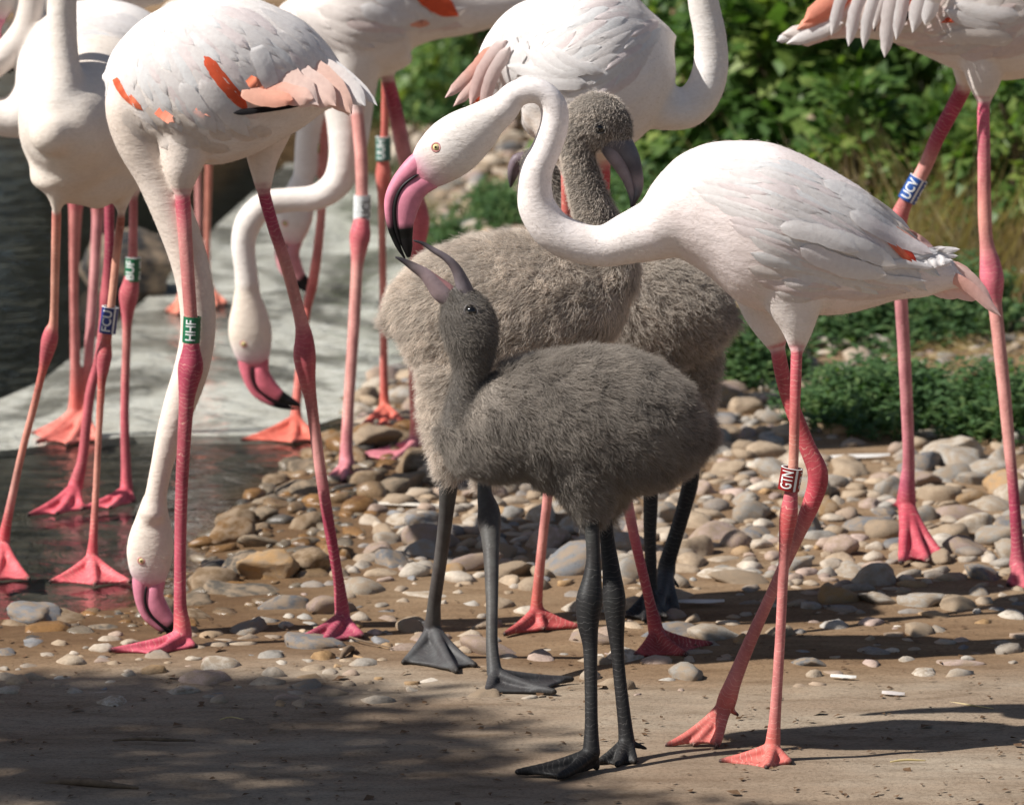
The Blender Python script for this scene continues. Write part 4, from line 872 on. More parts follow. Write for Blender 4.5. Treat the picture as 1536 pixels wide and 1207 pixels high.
def b10():
    s = Bird('flamingo', 'distant flamingo, thin legs and coral feet showing past the curved white neck', 'flamingo', GA, 14.9, WATER_Z, voxel=.0036)
    s.tube([(250, 90, 30), (275, 80, 60), (310, 78, 75, .9), (345, 80, 65, .9), (380, 90, 35), (395, 95, 15)], c=WHITE)
    s.tube([(262, 90, 35), (245, 75, 22), (245, 40, 16), (262, 15, 15), (290, 18, 15), (310, 35, 16)], c=WHITE)
    s.head((308, 33), (350, 70))
    s.tube([(297, 120, 30), (297, 160, 16), (297, 190, 8)], dY=-.04); s.tube([(314, 120, 30), (314, 160, 16), (314, 190, 8)], dY=.04)
    s.leg([(297, 170, 5, LC), (297, 260, 5, (.62, .26, .24)), (297, 350, 5, (.62, .26, .24)), (285, 400, 5, HOT)], (270, 452, 7), [(248, 468), (268, 472), (285, 468)], side=-.04, jh=.02, foot=(.78, .25, .17))
    s.leg([(314, 170, 5, LC), (313, 260, 5.5, (.55, .2, .15)), (311, 345, 5, (.55, .2, .15)), (312, 415, 5, HOT)], (318, 438, 7), [(300, 456), (325, 460), (341, 455)], side=.04, jh=.025, foot=(.78, .25, .17))
    return s.build()

# ------------------------------------------------------------------ the chicks
def body_len(Lb, Ln, ysplit, s):
    def f(W):
        out = np.empty(len(W))
        for i, p in enumerate(W):
            x, y = pix(p); out[i] = Lb if not ysplit(x, y) else Ln
        return out
    return f
def chick_bill(s, U, Lw, mouth=None, dY=0):
    def grow():
        def p3(L_): return [(*at(q[0], q[1], s.Y0+dY), s.px(q[2]), s.px(q[2])*q[3], *q[4]) for q in L_]
        bl = empty('bill', (0, 0, 0)); bl.parent = s.root
        for nm, L_ in (('upper_mandible', U), ('lower_mandible', Lw)):
            V, fs, E = loft(p3(L_), .004, 18); s.part(nm, V, fs, E, M['bill'], bl)
        if mouth:
            V, fs, E = loft(p3(mouth), .004, 14); s.part('mouth', V, fs, E, M['bill'], bl)
    s.kids.append(grow)

def c1():
    s = Bird('flamingo_chick', 'grey downy chick with gaping bill, begging at the pale pink flamingo', 'chick', GC, 9.99, 0, 'chick', .0024, 16)
    s.tube([(674, 655, 22, .9), (692, 660, 45, .85), (735, 652, 70, .85), (785, 632, 88, .85), (845, 632, 104, .85), (905, 632, 108, .85), (960, 640, 100, .85), (1005, 648, 80, .85), (1036, 652, 52, .85), (1054, 652, 25, .85)], c=DOWN)
    s.tube([(715, 668, 46, .9), (696, 640, 36, .9), (695, 608, 27), (701, 575, 24), (707, 545, 29), (707, 515, 39, .9), (703, 490, 43, .82), (696, 470, 40, .78), (687, 454, 32, .72), (680, 444, 22, .7)], c=(.13, .12, .11), step=.006)
    s.tube([(880, 700, 62, .8), (884, 745, 38, .9), (886, 772, 19)], dY=-.03, c=DOWN); s.tube([(905, 700, 55, .8), (906, 745, 32, .9), (908, 770, 15)], dY=.04, c=DOWN)
    bl = BLACKLEG
    s.leg([(886, 750, 10, bl), (888, 790, 11.5, (.04, .038, .036)), (890, 835, 11, (.035, .034, .033)), (888, 868, 15, bl), (884, 900, 20.5, bl), (882, 932, 17, bl), (885, 965, 12, bl), (886, 1000, 10.5, (.03, .029, .028)), (887, 1073, 10, bl), (887, 1110, 12, bl)], (887, 1130, 14), [(776, 1158), (838, 1165), (895, 1152)], side=-.03, jh=.028, foot=bl, toe_r=.0085)
    s.leg([(907, 750, 10, bl), (910, 800, 11, bl), (917, 855, 14, bl), (921, 897, 18, bl), (923, 930, 15, bl), (926, 975, 10.5, bl), (930, 1020, 10, bl), (937, 1082, 11, bl)], (940, 1112, 13), [(898, 1143), (925, 1147), (952, 1143)], side=.04, jh=.028, foot=bl, hallux=(969, 1122), toe_r=.0085)
    g1, g2, dkt = (.16, .135, .145), (.32, .24, .245), (.04, .035, .04)
    chick_bill(s, [(698, 462, 20, .8, g1), (697, 440, 15, .9, g1), (692, 420, 10.5, 1.1, g1), (682, 400, 7.5, 1.2, (.12, .095, .10)), (668, 386, 5.5, 1.2, g1), (650, 375, 4.4, 1.1, g1), (634, 365, 2.8, 1.1, dkt), (621, 361, 1.2, 1, dkt)],
               [(690, 455, 17, .85, g1), (672, 446, 15, .85, (.17, .135, .14)), (660, 436, 15, .8, g2), (650, 424, 12.5, .85, g2), (637, 411, 9.5, .9, g2), (620, 400, 6.8, 1, (.15, .12, .12)), (605, 391, 4, 1, dkt), (594, 386, 1.5, 1, dkt)],
               [(690, 452, 9, 1.0, (.42, .20, .21)), (680, 440, 8, 1.1, (.42, .2, .21)), (672, 430, 6, 1.2, (.40, .2, .2)), (660, 420, 4, 1.4, (.36, .18, .18)), (645, 408, 2.5, 1.5, (.3, .15, .15))])
    s.kids.append(lambda: s.eye((707, 466), 0, 9.5, None, 0, rim=(.10, .09, .085), dark=True))
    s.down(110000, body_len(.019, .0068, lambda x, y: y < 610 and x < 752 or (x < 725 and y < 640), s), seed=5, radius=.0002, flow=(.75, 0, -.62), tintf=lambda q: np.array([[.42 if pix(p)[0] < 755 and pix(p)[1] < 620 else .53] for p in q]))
    return s.build()
def c2():
    s = Bird('flamingo_chick', 'tall grey chick with closed down-curved bill, standing behind the feeding flamingo', 'chick', GC, 10.68, 0, 'chick', .0026, 16)
    s.tube([(588, 482, 18, .9), (604, 476, 48, .88), (628, 474, 78, .86), (665, 472, 98, .85), (725, 468, 112, .85), (790, 462, 112, .85), (850, 450, 97, .85), (895, 432, 70, .85), (922, 418, 40, .85)], c=DOWN)
    s.tube([(900, 430, 48), (918, 395, 38), (908, 355, 35), (892, 320, 32), (880, 285, 29), (869, 245, 26), (866, 220, 27), (872, 198, 36, .85), (888, 184, 44, .78), (905, 184, 43, .75), (921, 194, 33, .7), (931, 208, 22, .7)], c=(.14, .125, .11), step=.006)
    s.tube([(690, 560, 60, .8), (680, 620, 45), (676, 680, 26), (674, 708, 18)], dY=-.04, c=DOWN); s.tube([(750, 560, 60, .8), (740, 630, 42), (730, 690, 22), (727, 722, 14)], dY=.04, c=DOWN)
    g = GREYLEG
    s.leg([(675, 690, 14, g), (673, 722, 15, g), (669, 772, 11.5, g), (661, 838, 10.5, (.11, .10, .095)), (652, 900, 10.5, g), (650, 925, 12, g)], (649, 942, 14), [(605, 994), (685, 1007), (713, 998)], side=-.04, jh=.05, foot=(.075, .073, .075), hallux=(628, 930), toe_r=.0085)
    s.leg([(728, 700, 11, g), (727, 738, 11.5, g), (733, 765, 17, g), (734, 783, 18, g), (736, 808, 14.5, g), (737, 840, 12, g), (738, 905, 9.5, g), (738, 967, 9.5, (.06, .057, .055))], (742, 1010, 12), [(731, 1038), (832, 1038), (858, 1019)], side=.04, jh=.024, foot=(.055, .053, .055), toe_r=.0085)
    k1, k2, dk = (.16, .155, .175), (.34, .28, .29), (.06, .055, .06)
    chick_bill(s, [(918, 206, 22, .75, k1), (934, 218, 17, .85, k1), (946, 236, 13.5, .95, k1), (953, 254, 10.5, 1, (.13, .115, .13)), (957, 272, 8.5, 1, k2), (957, 286, 6.5, 1, k1), (952, 301, 4, 1, dk), (948, 312, 1.4, 1, dk)],
               [(912, 218, 14, .85, k1), (922, 234, 13, .85, k2), (932, 250, 11, .85, k2), (941, 268, 8.5, .85, k2), (946, 284, 6.5, .85, k2), (948, 298, 4, .9, k1), (947, 310, 1.5, 1, dk)])
    s.kids.append(lambda: s.eye((900, 193), 0, 8.2, None, 0, rim=(.12, .11, .10), dark=True))
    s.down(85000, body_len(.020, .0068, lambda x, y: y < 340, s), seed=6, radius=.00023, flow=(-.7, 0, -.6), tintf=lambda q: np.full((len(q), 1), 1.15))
    return s.build()
def c3():
    s = Bird('flamingo_chick', 'dark-legged grey chick half hidden behind the breast of the feeding flamingo', 'chick', GC, 11.25, 0, 'chick', .003, 14)
    s.tube([(1094, 480, 18, .9), (1078, 478, 48, .9), (1050, 472, 70, .88), (1010, 466, 82, .86), (965, 458, 84, .86), (925, 442, 68, .86), (897, 428, 40, .86)], c=DOWN)
    s.tube([(915, 430, 40), (880, 385, 28), (856, 340, 21), (842, 305, 18.5), (832, 278, 18), (822, 258, 20, .9), (808, 246, 23, .85), (793, 242, 20, .8), (782, 243, 13, .8)], c=(.12, .11, .10))
    s.tube([(975, 540, 45, .8), (976, 620, 30), (976, 690, 15)], dY=-.03, c=DOWN); s.tube([(1035, 530, 45, .8), (1038, 610, 30), (1038, 680, 15)], dY=.04, c=DOWN)
    b = BLACKLEG
    s.leg([(976, 660, 10, b), (976, 746, 11.5, b), (975, 800, 10, b), (976, 845, 9.5, b)], (975, 888, 12), [(935, 925), (965, 930), (1000, 925)], side=-.03, jh=.03, foot=b)
    s.leg([(1038, 660, 12, b), (1036, 719, 13, b), (1025, 765, 12, b), (1012, 808, 12, b), (1002, 840, 13, b)], (999, 858, 15), [(957, 919), (985, 926), (1016, 915)], side=.04, jh=.05, foot=(.05, .05, .052), hallux=(1018, 880), toe_r=.009)
    g = (.17, .13, .15)
    chick_bill(s, [(786, 238, 11, .8, g), (775, 240, 9, .9, g), (769, 252, 7.5, 1, g), (767, 266, 5.5, 1, (.1, .08, .09)), (766, 280, 1.6, 1, (.03, .03, .03))],
               [(788, 246, 9, .8, g), (778, 250, 7, .9, g), (773, 260, 5, .9, g), (769, 272, 3, 1, (.08, .07, .07)), (767, 279, 1.2, 1, (.03, .03, .03))])
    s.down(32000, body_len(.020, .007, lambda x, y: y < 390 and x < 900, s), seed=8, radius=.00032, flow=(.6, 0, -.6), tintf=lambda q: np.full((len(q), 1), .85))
    return s.build()
BIRDS = [f() for f in (b1, b2, b3, b4, b5, b6, b7, b8, b9, b10, c1, c2, c3)]

# ------------------------------------------------------------------ pebbles
def pebble_mesh(seed, sub=3, angular=0.0):
    r = random.Random(seed); bm = bmesh.new(); bmesh.ops.create_icosphere(bm, subdivisions=sub, radius=1.0)
    o = Vector((r.uniform(0, 50), r.uniform(0, 50), r.uniform(0, 50)))
    cuts = [Vector((r.gauss(0, 1), r.gauss(0, 1), r.gauss(0, 1))).normalized() for _ in range(7)]
    ds = [r.uniform(.38, .85) for _ in cuts]
    for v in bm.verts:
        p = v.co.copy()
        for c, d in zip(cuts, ds):
            e = p.dot(c)
            if e > d: p -= c*(e-d)*(.68+.32*min(1, angular*1.5))
        n = noise.noise(p*1.1+o)*.26 + noise.noise(p*2.6+o)*.10 + noise.noise(p*6+o)*.02*(1+2*angular)
        v.co = p*(1+n)
    me = bpy.data.meshes.new('stone'); bm.to_mesh(me); bm.free()
    me.polygons.foreach_set('use_smooth', np.ones(len(me.polygons), bool)); return me
PM = [pebble_mesh(i, 3, .1*(i % 4)) for i in range(14)]
PML = [pebble_mesh(100+i, 2, .1*(i % 4)) for i in range(10)]
KIND = {
    'grey': ((.35, .325, .29), 'rounded mid-grey pebble'), 'pale': ((.52, .46, .385), 'rounded pale cream pebble'), 'tan': ((.40, .31, .22), 'rounded tan pebble'),
    'ochre': ((.40, .25, .12), 'rounded ochre pebble'), 'slate': ((.19, .195, .205), 'rounded blue-grey pebble'), 'rose': ((.41, .31, .265), 'rounded pinkish pebble')}
def density(px_, py_):
    if py_ > 1075 or py_ < 190: return 0
    if px_ < 620 and 895 < py_ < 1075: return float(np.interp(py_, [895, 920, 1000, 1060, 1075], [.3, .42, .34, .2, 0]))
    edge = 250 if py_ > 880 else np.interp(py_, [330, 560, 640, 720, 780, 880], [650, 615, 560, 450, 385, 290])
    if px_ < edge-60: return 0
    d = np.interp(py_, [190, 330, 420, 560, 600, 835, 870, 900, 960, 1000, 1030], [.5, .6, .5, .5, 1, 1, .55, .26, .17, .12, .02])
    if px_ > 1230 and py_ < 690: d *= .35
    if 1195 < px_ < 1340 and 610 < py_ < 700: d *= .3
    if px_ < 560 and py_ > 860: d *= .8
    return d
ANCH = [((1150, 1140), 'the red-ringed flamingo feet'), ((870, 1150), 'the begging chick feet'), ((650, 985), 'the tall chick left foot'), ((745, 1030), 'the tall chick right foot'), ((270, 970), 'the feeding bill in the mud'), ((490, 960), 'the magenta webbed foot'),
        ((805, 945), 'the dull red webbed foot'), ((1000, 980), 'the dark crimson webbed foot'), ((985, 915), 'the black-legged chick feet'), ((1380, 840), 'the steep raised crimson foot'), ((1525, 875), 'the magenta shank and foot'), ((402, 870), 'the rough ochre block'),
        ((1425, 690), 'the large pale boulder'), ((515, 712), 'the white-ringed flamingo foot'), ((620, 690), 'the dark two-tone stone'), ((575, 642), 'the coral webbed foot'), ((1290, 684), 'the white moulted feather'), ((1262, 575), 'the pale slabs'), ((1110, 600), 'the dark green herbs'), ((610, 757), 'the narrow cream feather'),
        ((1330, 650), 'the low herb cover'), ((745, 345), 'the sparse grey-green herbs'), ((1300, 780), 'the bare stones before the boulder'), ((1050, 700), 'the stones below the black legs'), ((1200, 900), 'the earth behind the red ring')]
ANCH = [(gp(*p), w_) for p, w_ in ANCH]
def near_what(x, Yp):
    d = [((x-a.x)**2+(Yp-a.y)**2)**.5 for a, _ in ANCH]; k = int(np.argmin(d)); return ('beside ' if d[k] < .16 else 'near ') + ANCH[k][1]
pts = []; cell = {}; SZ = .12
def try_put(p, a, k=.74):
    ci, cj = int(p[0]//SZ), int(p[1]//SZ)
    for i in range(ci-1, ci+2):
        for j in range(cj-1, cj+2):
            for q in cell.get((i, j), ()):
                if ((q[0]-p[0])**2 + (q[1]-p[1])**2) < ((q[2]+a)*k)**2: return False
    cell.setdefault((ci, cj), []).append((p[0], p[1], a)); return True
rs = random.Random(5)
for lo, hi, tries in ((.040, .058, 1100), (.026, .042, 5000), (.016, .028, 12000), (.007, .016, 14000)):
    for _ in range(tries):
        x, Yp = rs.uniform(-1.0, 1.7), rs.uniform(10.35, 18.4)
        px_, py_ = pix((x, Yp, 0))
        if rs.random() > density(min(max(px_, 0), 1500), py_): continue
        a = rs.uniform(lo, hi)
        if lo >= .04 and py_ > 930 and rs.random() < .6: continue
        if try_put((x, Yp), a): pts.append((x, Yp, a))
# the ochre block and some named stones seen at the water's edge
SPECIAL = [(402, 852, .052, 'ochre', 'rough ochre-brown block of rock at the water edge', 1.0), (322, 858, .026, 'slate', 'wet dark brown stone beside the ochre block', 0), (1425, 672, .060, 'pale', 'large smooth pale boulder beside the green herbs', 0), (625, 688, .036, 'slate', 'dark two-tone stone at the far toes of the white-ringed flamingo', 0),
           (565, 655, .05, 'tan', 'large tan-grey stone under the coral webbed foot', 0), (1262, 560, .055, 'pale', 'flat pale slab stone under the herb cover', 0), (1320, 552, .048, 'tan', 'flat tan slab stone below the dry grass', 0), (600, 778, .045, 'tan', None, 0), (55, 918, .05, 'slate', 'flat grey-brown stone just breaking the shallow water', 0), (1130, 905, .04, 'grey', None, 0), (196, 392, .13, 'slate', 'dark grey boulder in the black water behind the standing legs', .4)]
dp = pool_depth(np.array([(p[0], p[1]) for p in pts]))
order = sorted(range(len(pts)), key=lambda i: -pts[i][2]/pts[i][1])
vis = [i for i in order if -20 < pix((pts[i][0], pts[i][1], 0))[0] < 1556]
indiv = set(vis[:285])
gzs = ground_z(np.array([(p[0], p[1]) for p in pts]))
JV, JF, JC, JW = {0: [], 1: []}, {0: [], 1: []}, {0: [], 1: []}, {0: 0, 1: 0}
def stone_col(kind, wet):
    c = np.array(KIND[kind][0])*rs.uniform(.72, 1.2); 
    if wet: c = c*np.array((.52, .45, .36))
    return c
names = ['grey']*5 + ['pale']*5 + ['tan']*4 + ['ochre']*1 + ['slate']*3 + ['rose']*3
for i, (x, Yp, a) in enumerate(pts):
    wet = dp[i] > -.2 and Yp < 13.2
    kind = rs.choice(names if not wet else ['ochre', 'tan', 'tan', 'grey', 'slate', 'ochre', 'grey']); c = stone_col(kind, wet)
    sx, sy, sz = a*rs.uniform(.95, 1.45), a*rs.uniform(.7, 1.0), a*rs.uniform(.42, .78); rz = rs.uniform(-3.1, 3.1); z = gzs[i] + sz*(rs.uniform(-.3, .25) if Yp > 11.4 else rs.uniform(-.6, -.1))
    if i in indiv:
        o = bpy.data.objects.new('pebble', rs.choice(PM)); col.objects.link(o)
        o.scale = (sx, sy, sz); o.rotation_euler = (rs.uniform(-.35, .35), rs.uniform(-.35, .35), rz); o.location = (x, Yp, z); o.color = (*c, rs.random())
        o.data.materials.clear(); o.data.materials.append(M['stone'])
        o.material_slots[0].link = 'OBJECT'; o.material_slots[0].material = M['wet_stone'] if wet else M['stone']
        place = near_what(x, Yp); _ = 'wet in the pool margin' if wet else ('set in the bare brown earth of the bank' if Yp < 11.2 else ('packed in the stony bank' if Yp < 13.2 else 'below the green plants'))
        big = 'large ' if a > .042 else ''
        lab = (big + ('wet ' if wet else '') + KIND[kind][1] + ' ' + place)
        tag(o, lab, 'pebble', lab.replace('rounded ', '').replace('pebble', 'pebbles'))
    else:
        me = PML[i % 10] if a > .016 else PML[i % 10]; v = np.empty(len(me.vertices)*3); me.vertices.foreach_get('co', v); v = v.reshape(-1, 3)*np.array((sx, sy, sz))
        cz, sz_ = math.cos(rz), math.sin(rz); v = np.column_stack([v[:, 0]*cz-v[:, 1]*sz_, v[:, 0]*sz_+v[:, 1]*cz, v[:, 2]]) + np.array((x, Yp, z))
        k = int(wet); JF[k] += [tuple(q+JW[k] for q in p.vertices) for p in me.polygons]; JW[k] += len(v); JV[k].append(v); JC[k].append(np.tile(np.array([*c, 1.0]), (len(v), 1)))
for k, lab in ((0, 'small dry pebbles scattered thickly over the bank'), (1, 'small wet pebbles along the water edge')):
    if JV[k]:
        me = bpy.data.meshes.new('small_pebbles'); me.from_pydata(np.vstack(JV[k]).tolist(), [], JF[k]); me.update(); set_col(me, np.vstack(JC[k]))
        tag(obj('gravel', me, M['wet_gravel' if k else 'gravel']), lab, 'gravel', kind='stuff')
for x, y, a, kind, lab, ang in SPECIAL:
    if lab is None: continue
    p = gp(x, y + a*250); o = obj('stone', pebble_mesh(int(x*7+y), 4, ang if ang else .2), M['stone'] if not lab.startswith('wet') else M['wet_stone'], loc=(p.x, p.y, a*.25))
    o.scale = (a*1.1, a*.85, a*(.72 if ang else .5)); o.rotation_euler = (0, 0, rs.uniform(-.4, .4)); o.color = (*(stone_col(kind, False)*(.3 if 'black water' in lab else 1)), .5)
    tag(o, lab, 'stone', 'larger stones on the bank')

# ------------------------------------------------------------------ vegetation
class Foliage:
    def __init__(s): s.V, s.F, s.R, s.n = [], [], [], 0
    def leaf(s, p, d, nrm, L_, W_, r):
        d = Vector(d).normalized(); nrm = Vector(nrm); nrm = (nrm - d*nrm.dot(d)); nrm = nrm.normalized() if nrm.length > 1e-4 else d.orthogonal().normalized(); sd_ = d.cross(nrm)
        p = Vector(p); k = s.n
        s.V += [p, p+d*L_*.4+sd_*W_+nrm*L_*.05, p+d*L_*.5+nrm*L_*.02, p+d*L_*.4-sd_*W_+nrm*L_*.05, p+d*L_-nrm*L_*.12]
        s.F += [(k, k+1, k+2), (k, k+2, k+3), (k+1, k+4, k+2), (k+2, k+4, k+3)]; s.R += [r]*5; s.n += 5
    def blade(s, p, q, mid, W_, r):
        p, q, mid = Vector(p), Vector(q), Vector(mid); sd_ = Vector((1, .3, 0)).normalized()*W_; k = s.n
        s.V += [p-sd_, p+sd_, mid-sd_*.8, mid+sd_*.8, q]; s.F += [(k, k+1, k+3, k+2), (k+2, k+3, k+4)]; s.R += [r]*5; s.n += 5
    def build(s, name, m, parent=None, loc=(0, 0, 0)):
        me = mesh(name, [Vector(v)-Vector(loc) for v in s.V], s.F); me.attributes.new('rnd', 'FLOAT', 'POINT').data.foreach_set('value', np.array(s.R, np.float32))
        return obj(name, me, m, parent, smooth=False)
def stems(root, base, tips, r0, m, name='stem'):
    for t_ in tips:
        mid = (Vector(base)+Vector(t_))/2 + Vector((rs.uniform(-.04, .04), 0, .05)); b0 = Vector(base)
        V, fs, E = loft([(*b0, r0, r0, 0), (*mid, r0*.8, r0*.8, 0), (*Vector(t_), r0*.35, r0*.35, 0)], .05, 8)
        obj(name, mesh(name, V-np.array(base), fs), m, root)
def bush(name, label, group, base, rx, ry, h, n, Lf, m, seed, wall=False, clump=26):
    rr = random.Random(seed); base = Vector(base); root = empty(name, base); tag(root, label, 'bush', group); fo = Foliage(); C = base + Vector((0, 0, h*.5)); tips = []
    for c in range(clump):
        th = rr.uniform(0, 2*math.pi); ph = rr.uniform(-.75, 1.5); rad = rr.uniform(.45, 1.0)
        cc = C + Vector((math.cos(th)*math.cos(ph)*rx*rad, math.sin(th)*math.cos(ph)*ry*rad, math.sin(ph)*h*.5*rad)); cr = rr.uniform(.16, .34)*min(rx, h*.6)
        if wall: cc = base + Vector((rr.uniform(-1, 1)*rx, rr.uniform(-1, 1)*ry, rr.uniform(.04, .97)*h)); cr = .42
        tone = rr.uniform(0, 1)
        if c < 6: tips.append(cc)
        for _ in range(n//clump):
            d = Vector((rr.gauss(0, 1), rr.gauss(0, 1), rr.gauss(0, .8))).normalized(); p = cc + d*cr*rr.uniform(.3, 1.0)
            if p.z < base.z+.02: p.z = base.z+rr.uniform(.02, .1)
            out = (p-C).normalized(); dd = (d*.6+out*.5+Vector((rr.uniform(-.5, .5), rr.uniform(-.5, .5), rr.uniform(-.7, .3)))); L_ = Lf*rr.uniform(.6, 1.3)
            fo.leaf(p, dd, Vector((rr.uniform(-.4, .4), rr.uniform(-.6, .2), 1)), L_, L_*rr.uniform(.28, .4), min(1, max(0, tone*.6+rr.uniform(0, .45))))
    f = fo.build('foliage', m, root, base); f['kind'] = 'stuff'; stems(root, base, tips, .012, M['bark']); return root
GB = 'leafy bushes on the bank'
for i, (x, y, Yb, rx, ry, h, n, Lf, lab) in enumerate([
    (1180, 330, 16.3, .34, .28, .62, 1500, .075, 'broad-leaved green bush behind the back of the feeding flamingo'), (1300, 300, 16.9, .40, .3, .85, 1800, .06, 'light green bush behind the drooping wing feathers'),
    (1455, 330, 16.4, .36, .3, .75, 1600, .055, 'green bush tangled with dry stalks between the ringed legs'), (1095, 290, 17.2, .36, .3, .80, 1500, .065, 'bright green bush beside the U-bent white neck'),
    (960, 330, 16.6, .34, .28, .55, 1300, .05, 'low grey-green bush behind the tall chick head'), (1560, 340, 16.0, .3, .3, .8, 1400, .06, 'green bush behind the far right flamingo leg'),
    (660, 180, 19.3, .42, .35, .52, 1500, .05, 'blurred green bush between the two flamingo bodies'), (800, 220, 18.3, .4, .3, .5, 1300, .05, 'low green bush behind the white flamingo tail'),
    (1210, 150, 18.6, .5, .35, 1.05, 1800, .08, 'tall dark green bush at the back of the bank'), (1400, 150, 18.4, .5, .35, 1.1, 1800, .08, 'tall leafy bush behind the white wing'), (1030, 150, 19.2, .5, .35, 1.0, 1600, .08, 'shaded bush above the neck of the white flamingo'), (1640, 200, 17.6, .5, .4, 1.1, 1500, .08, 'tall bush past the edge of the dry grass'),
    (1285, 400, 15.7, .2, .2, .42, 700, .045, 'small light green bush at the foot of the dry grass'), (1415, 395, 15.6, .17, .2, .40, 600, .045, 'small leafy bush growing through the dry grass'), (1515, 400, 15.5, .18, .2, .5, 700, .05, 'yellow-green bush beside the thick-kneed leg')]):
    p = at(x, y, Yb); zg = float(ground_z([(p.x, Yb)])[0])
    bush('bush', lab, GB, (p.x, Yb, zg), rx, ry, h, n, Lf, M['leaf_bush'], 200+i)
hb = random.Random(3)
for i in range(9):  # unseen hedge, put in so the pool mirrors a dark bank
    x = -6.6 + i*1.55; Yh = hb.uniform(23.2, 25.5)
    bush('reflection_hedge_bush', 'unseen dark shrub added for dark water reflections, in the hedge beyond the pool', 'hedge beyond the pool', (x, Yh, 0), 1.15, .5, hb.uniform(4.4, 5.6), 6000, .2, M['leaf_dark'], 300+i, wall=True, clump=75)
# low herbs with small leaves
def herb_patch(name, label, cx_px, cy_px, w_px, depth_m, h, n, Lf, seed, tones=(0, 1)):
    rr = random.Random(seed); g = gp(cx_px, cy_px); fo = Foliage(); wd = w_px/(F/g.y)
    root_loc = Vector((g.x, g.y, float(ground_z([(g.x, g.y)])[0])))
    for _ in range(n):
        u = rr.gauss(0, .42); v = rr.gauss(0, .42)
        if u*u+v*v > 1.1: continue
        x = g.x+u*wd*.5; Yp = g.y+v*depth_m*.5; hh = h*(1-.55*(u*u+v*v))*rr.uniform(.35, 1.15); lean = Vector((rr.uniform(-.5, .5), rr.uniform(-.5, .35), 1)).normalized()
        b0 = Vector((x, Yp, root_loc.z-.004)); tone = rr.uniform(*tones)
        fo.blade(b0, b0+lean*hh, b0+lean*hh*.5+Vector((0, 0, .01)), .0016, tone*.6)
        for k in range(7):
            t_ = rr.uniform(.2, 1); a = rr.uniform(0, 6.28); fo.leaf(b0+lean*hh*t_, Vector((math.cos(a), math.sin(a), rr.uniform(.1, .8))), (0, -.3, 1), Lf*rr.uniform(.6, 1.3), Lf*rr.uniform(.17, .28), min(1, max(0, tone*.7+rr.uniform(-.1, .35))))
    o = fo.build(name, M['leaf_herb'], None, root_loc); o.location = root_loc
    tag(o, label, 'herbs', 'herb clumps on the bank', 'stuff')
for i, a in enumerate([
    ('herb_clump', 'low green herb cover in front of the pale slabs, beside the ringed leg', 1330, 628, 330, .55, .13, 900, .024), ('herb_clump', 'green herb mat at the right beside the pale boulder', 1500, 640, 190, .5, .14, 600, .024),
    ('herb_clump', 'dark green herbs growing behind the half hidden chick', 1110, 560, 210, .5, .14, 650, .024), ('herb_clump', 'green herbs under the belly of the feeding flamingo', 1280, 500, 330, .8, .14, 900, .026),
    ('herb_clump', 'leafy herbs between the far flamingo legs', 1430, 480, 240, .8, .15, 650, .026), ('herb_clump', 'sparse grey-green herbs on stones behind the feeding flamingo head', 745, 325, 130, .8, .09, 260, .022),
    ('herb_clump', 'small herb tuft beside the far pool edge', 668, 352, 60, .4, .09, 130, .022), ('herb_clump', 'pale green herbs behind the tall chick bill', 985, 330, 200, 1.2, .22, 600, .032), ('herb_clump', 'grey-green herb carpet beyond the far pool corner', 650, 160, 260, 1.6, .2, 700, .035)]): herb_patch(*a, seed=400+i)
# dry grass
rr = random.Random(9); fo = Foliage(); g0 = gp(1400, 430)
for _ in range(1100):
    u = rr.gauss(0, .5); x = g0.x+u*.36+rr.uniform(-.05, .05); Yp = g0.y+rr.uniform(-.5, 1.1); h = rr.uniform(.1, .42)*(1-.25*min(1, abs(u))); b0 = Vector((x, Yp, -.005)); ln = Vector((rr.uniform(-.75, .75), rr.uniform(-.3, .2), 1)); q = b0+ln*h
    if rr.random() < .3: q.z *= .6
    fo.blade(b0, q, b0+ln*h*.5+Vector((rr.uniform(-.03, .03), 0, .02)), rr.uniform(.0012, .0032), rr.random())
o = fo.build('dry_grass', M['straw'], None, g0); o.location = g0; tag(o, 'tangle of dry straw-coloured grass stalks under the bushes', 'dry grass', kind='stuff')
rr = random.Random(19); fo = Foliage(); g0 = gp(1440, 545)
for _ in range(420):
    p = gp(rr.gauss(1440, 75), rr.gauss(535, 32)); a = rr.uniform(-.5, .5)+(math.pi if rr.random() < .5 else 0); L_ = rr.uniform(.03, .12); q = p+Vector((math.cos(a)*L_, math.sin(a)*L_, rr.uniform(.002, .03))); fo.blade(p+Vector((0, 0, .006)), q, (p+q)/2+Vector((0, 0, .012)), rr.uniform(.0008, .002), rr.random())
o = fo.build('straw_litter', M['straw'], None, g0); o.location = g0; tag(o, 'rusty brown straw litter lying below the dry grass', 'straw', kind='stuff')

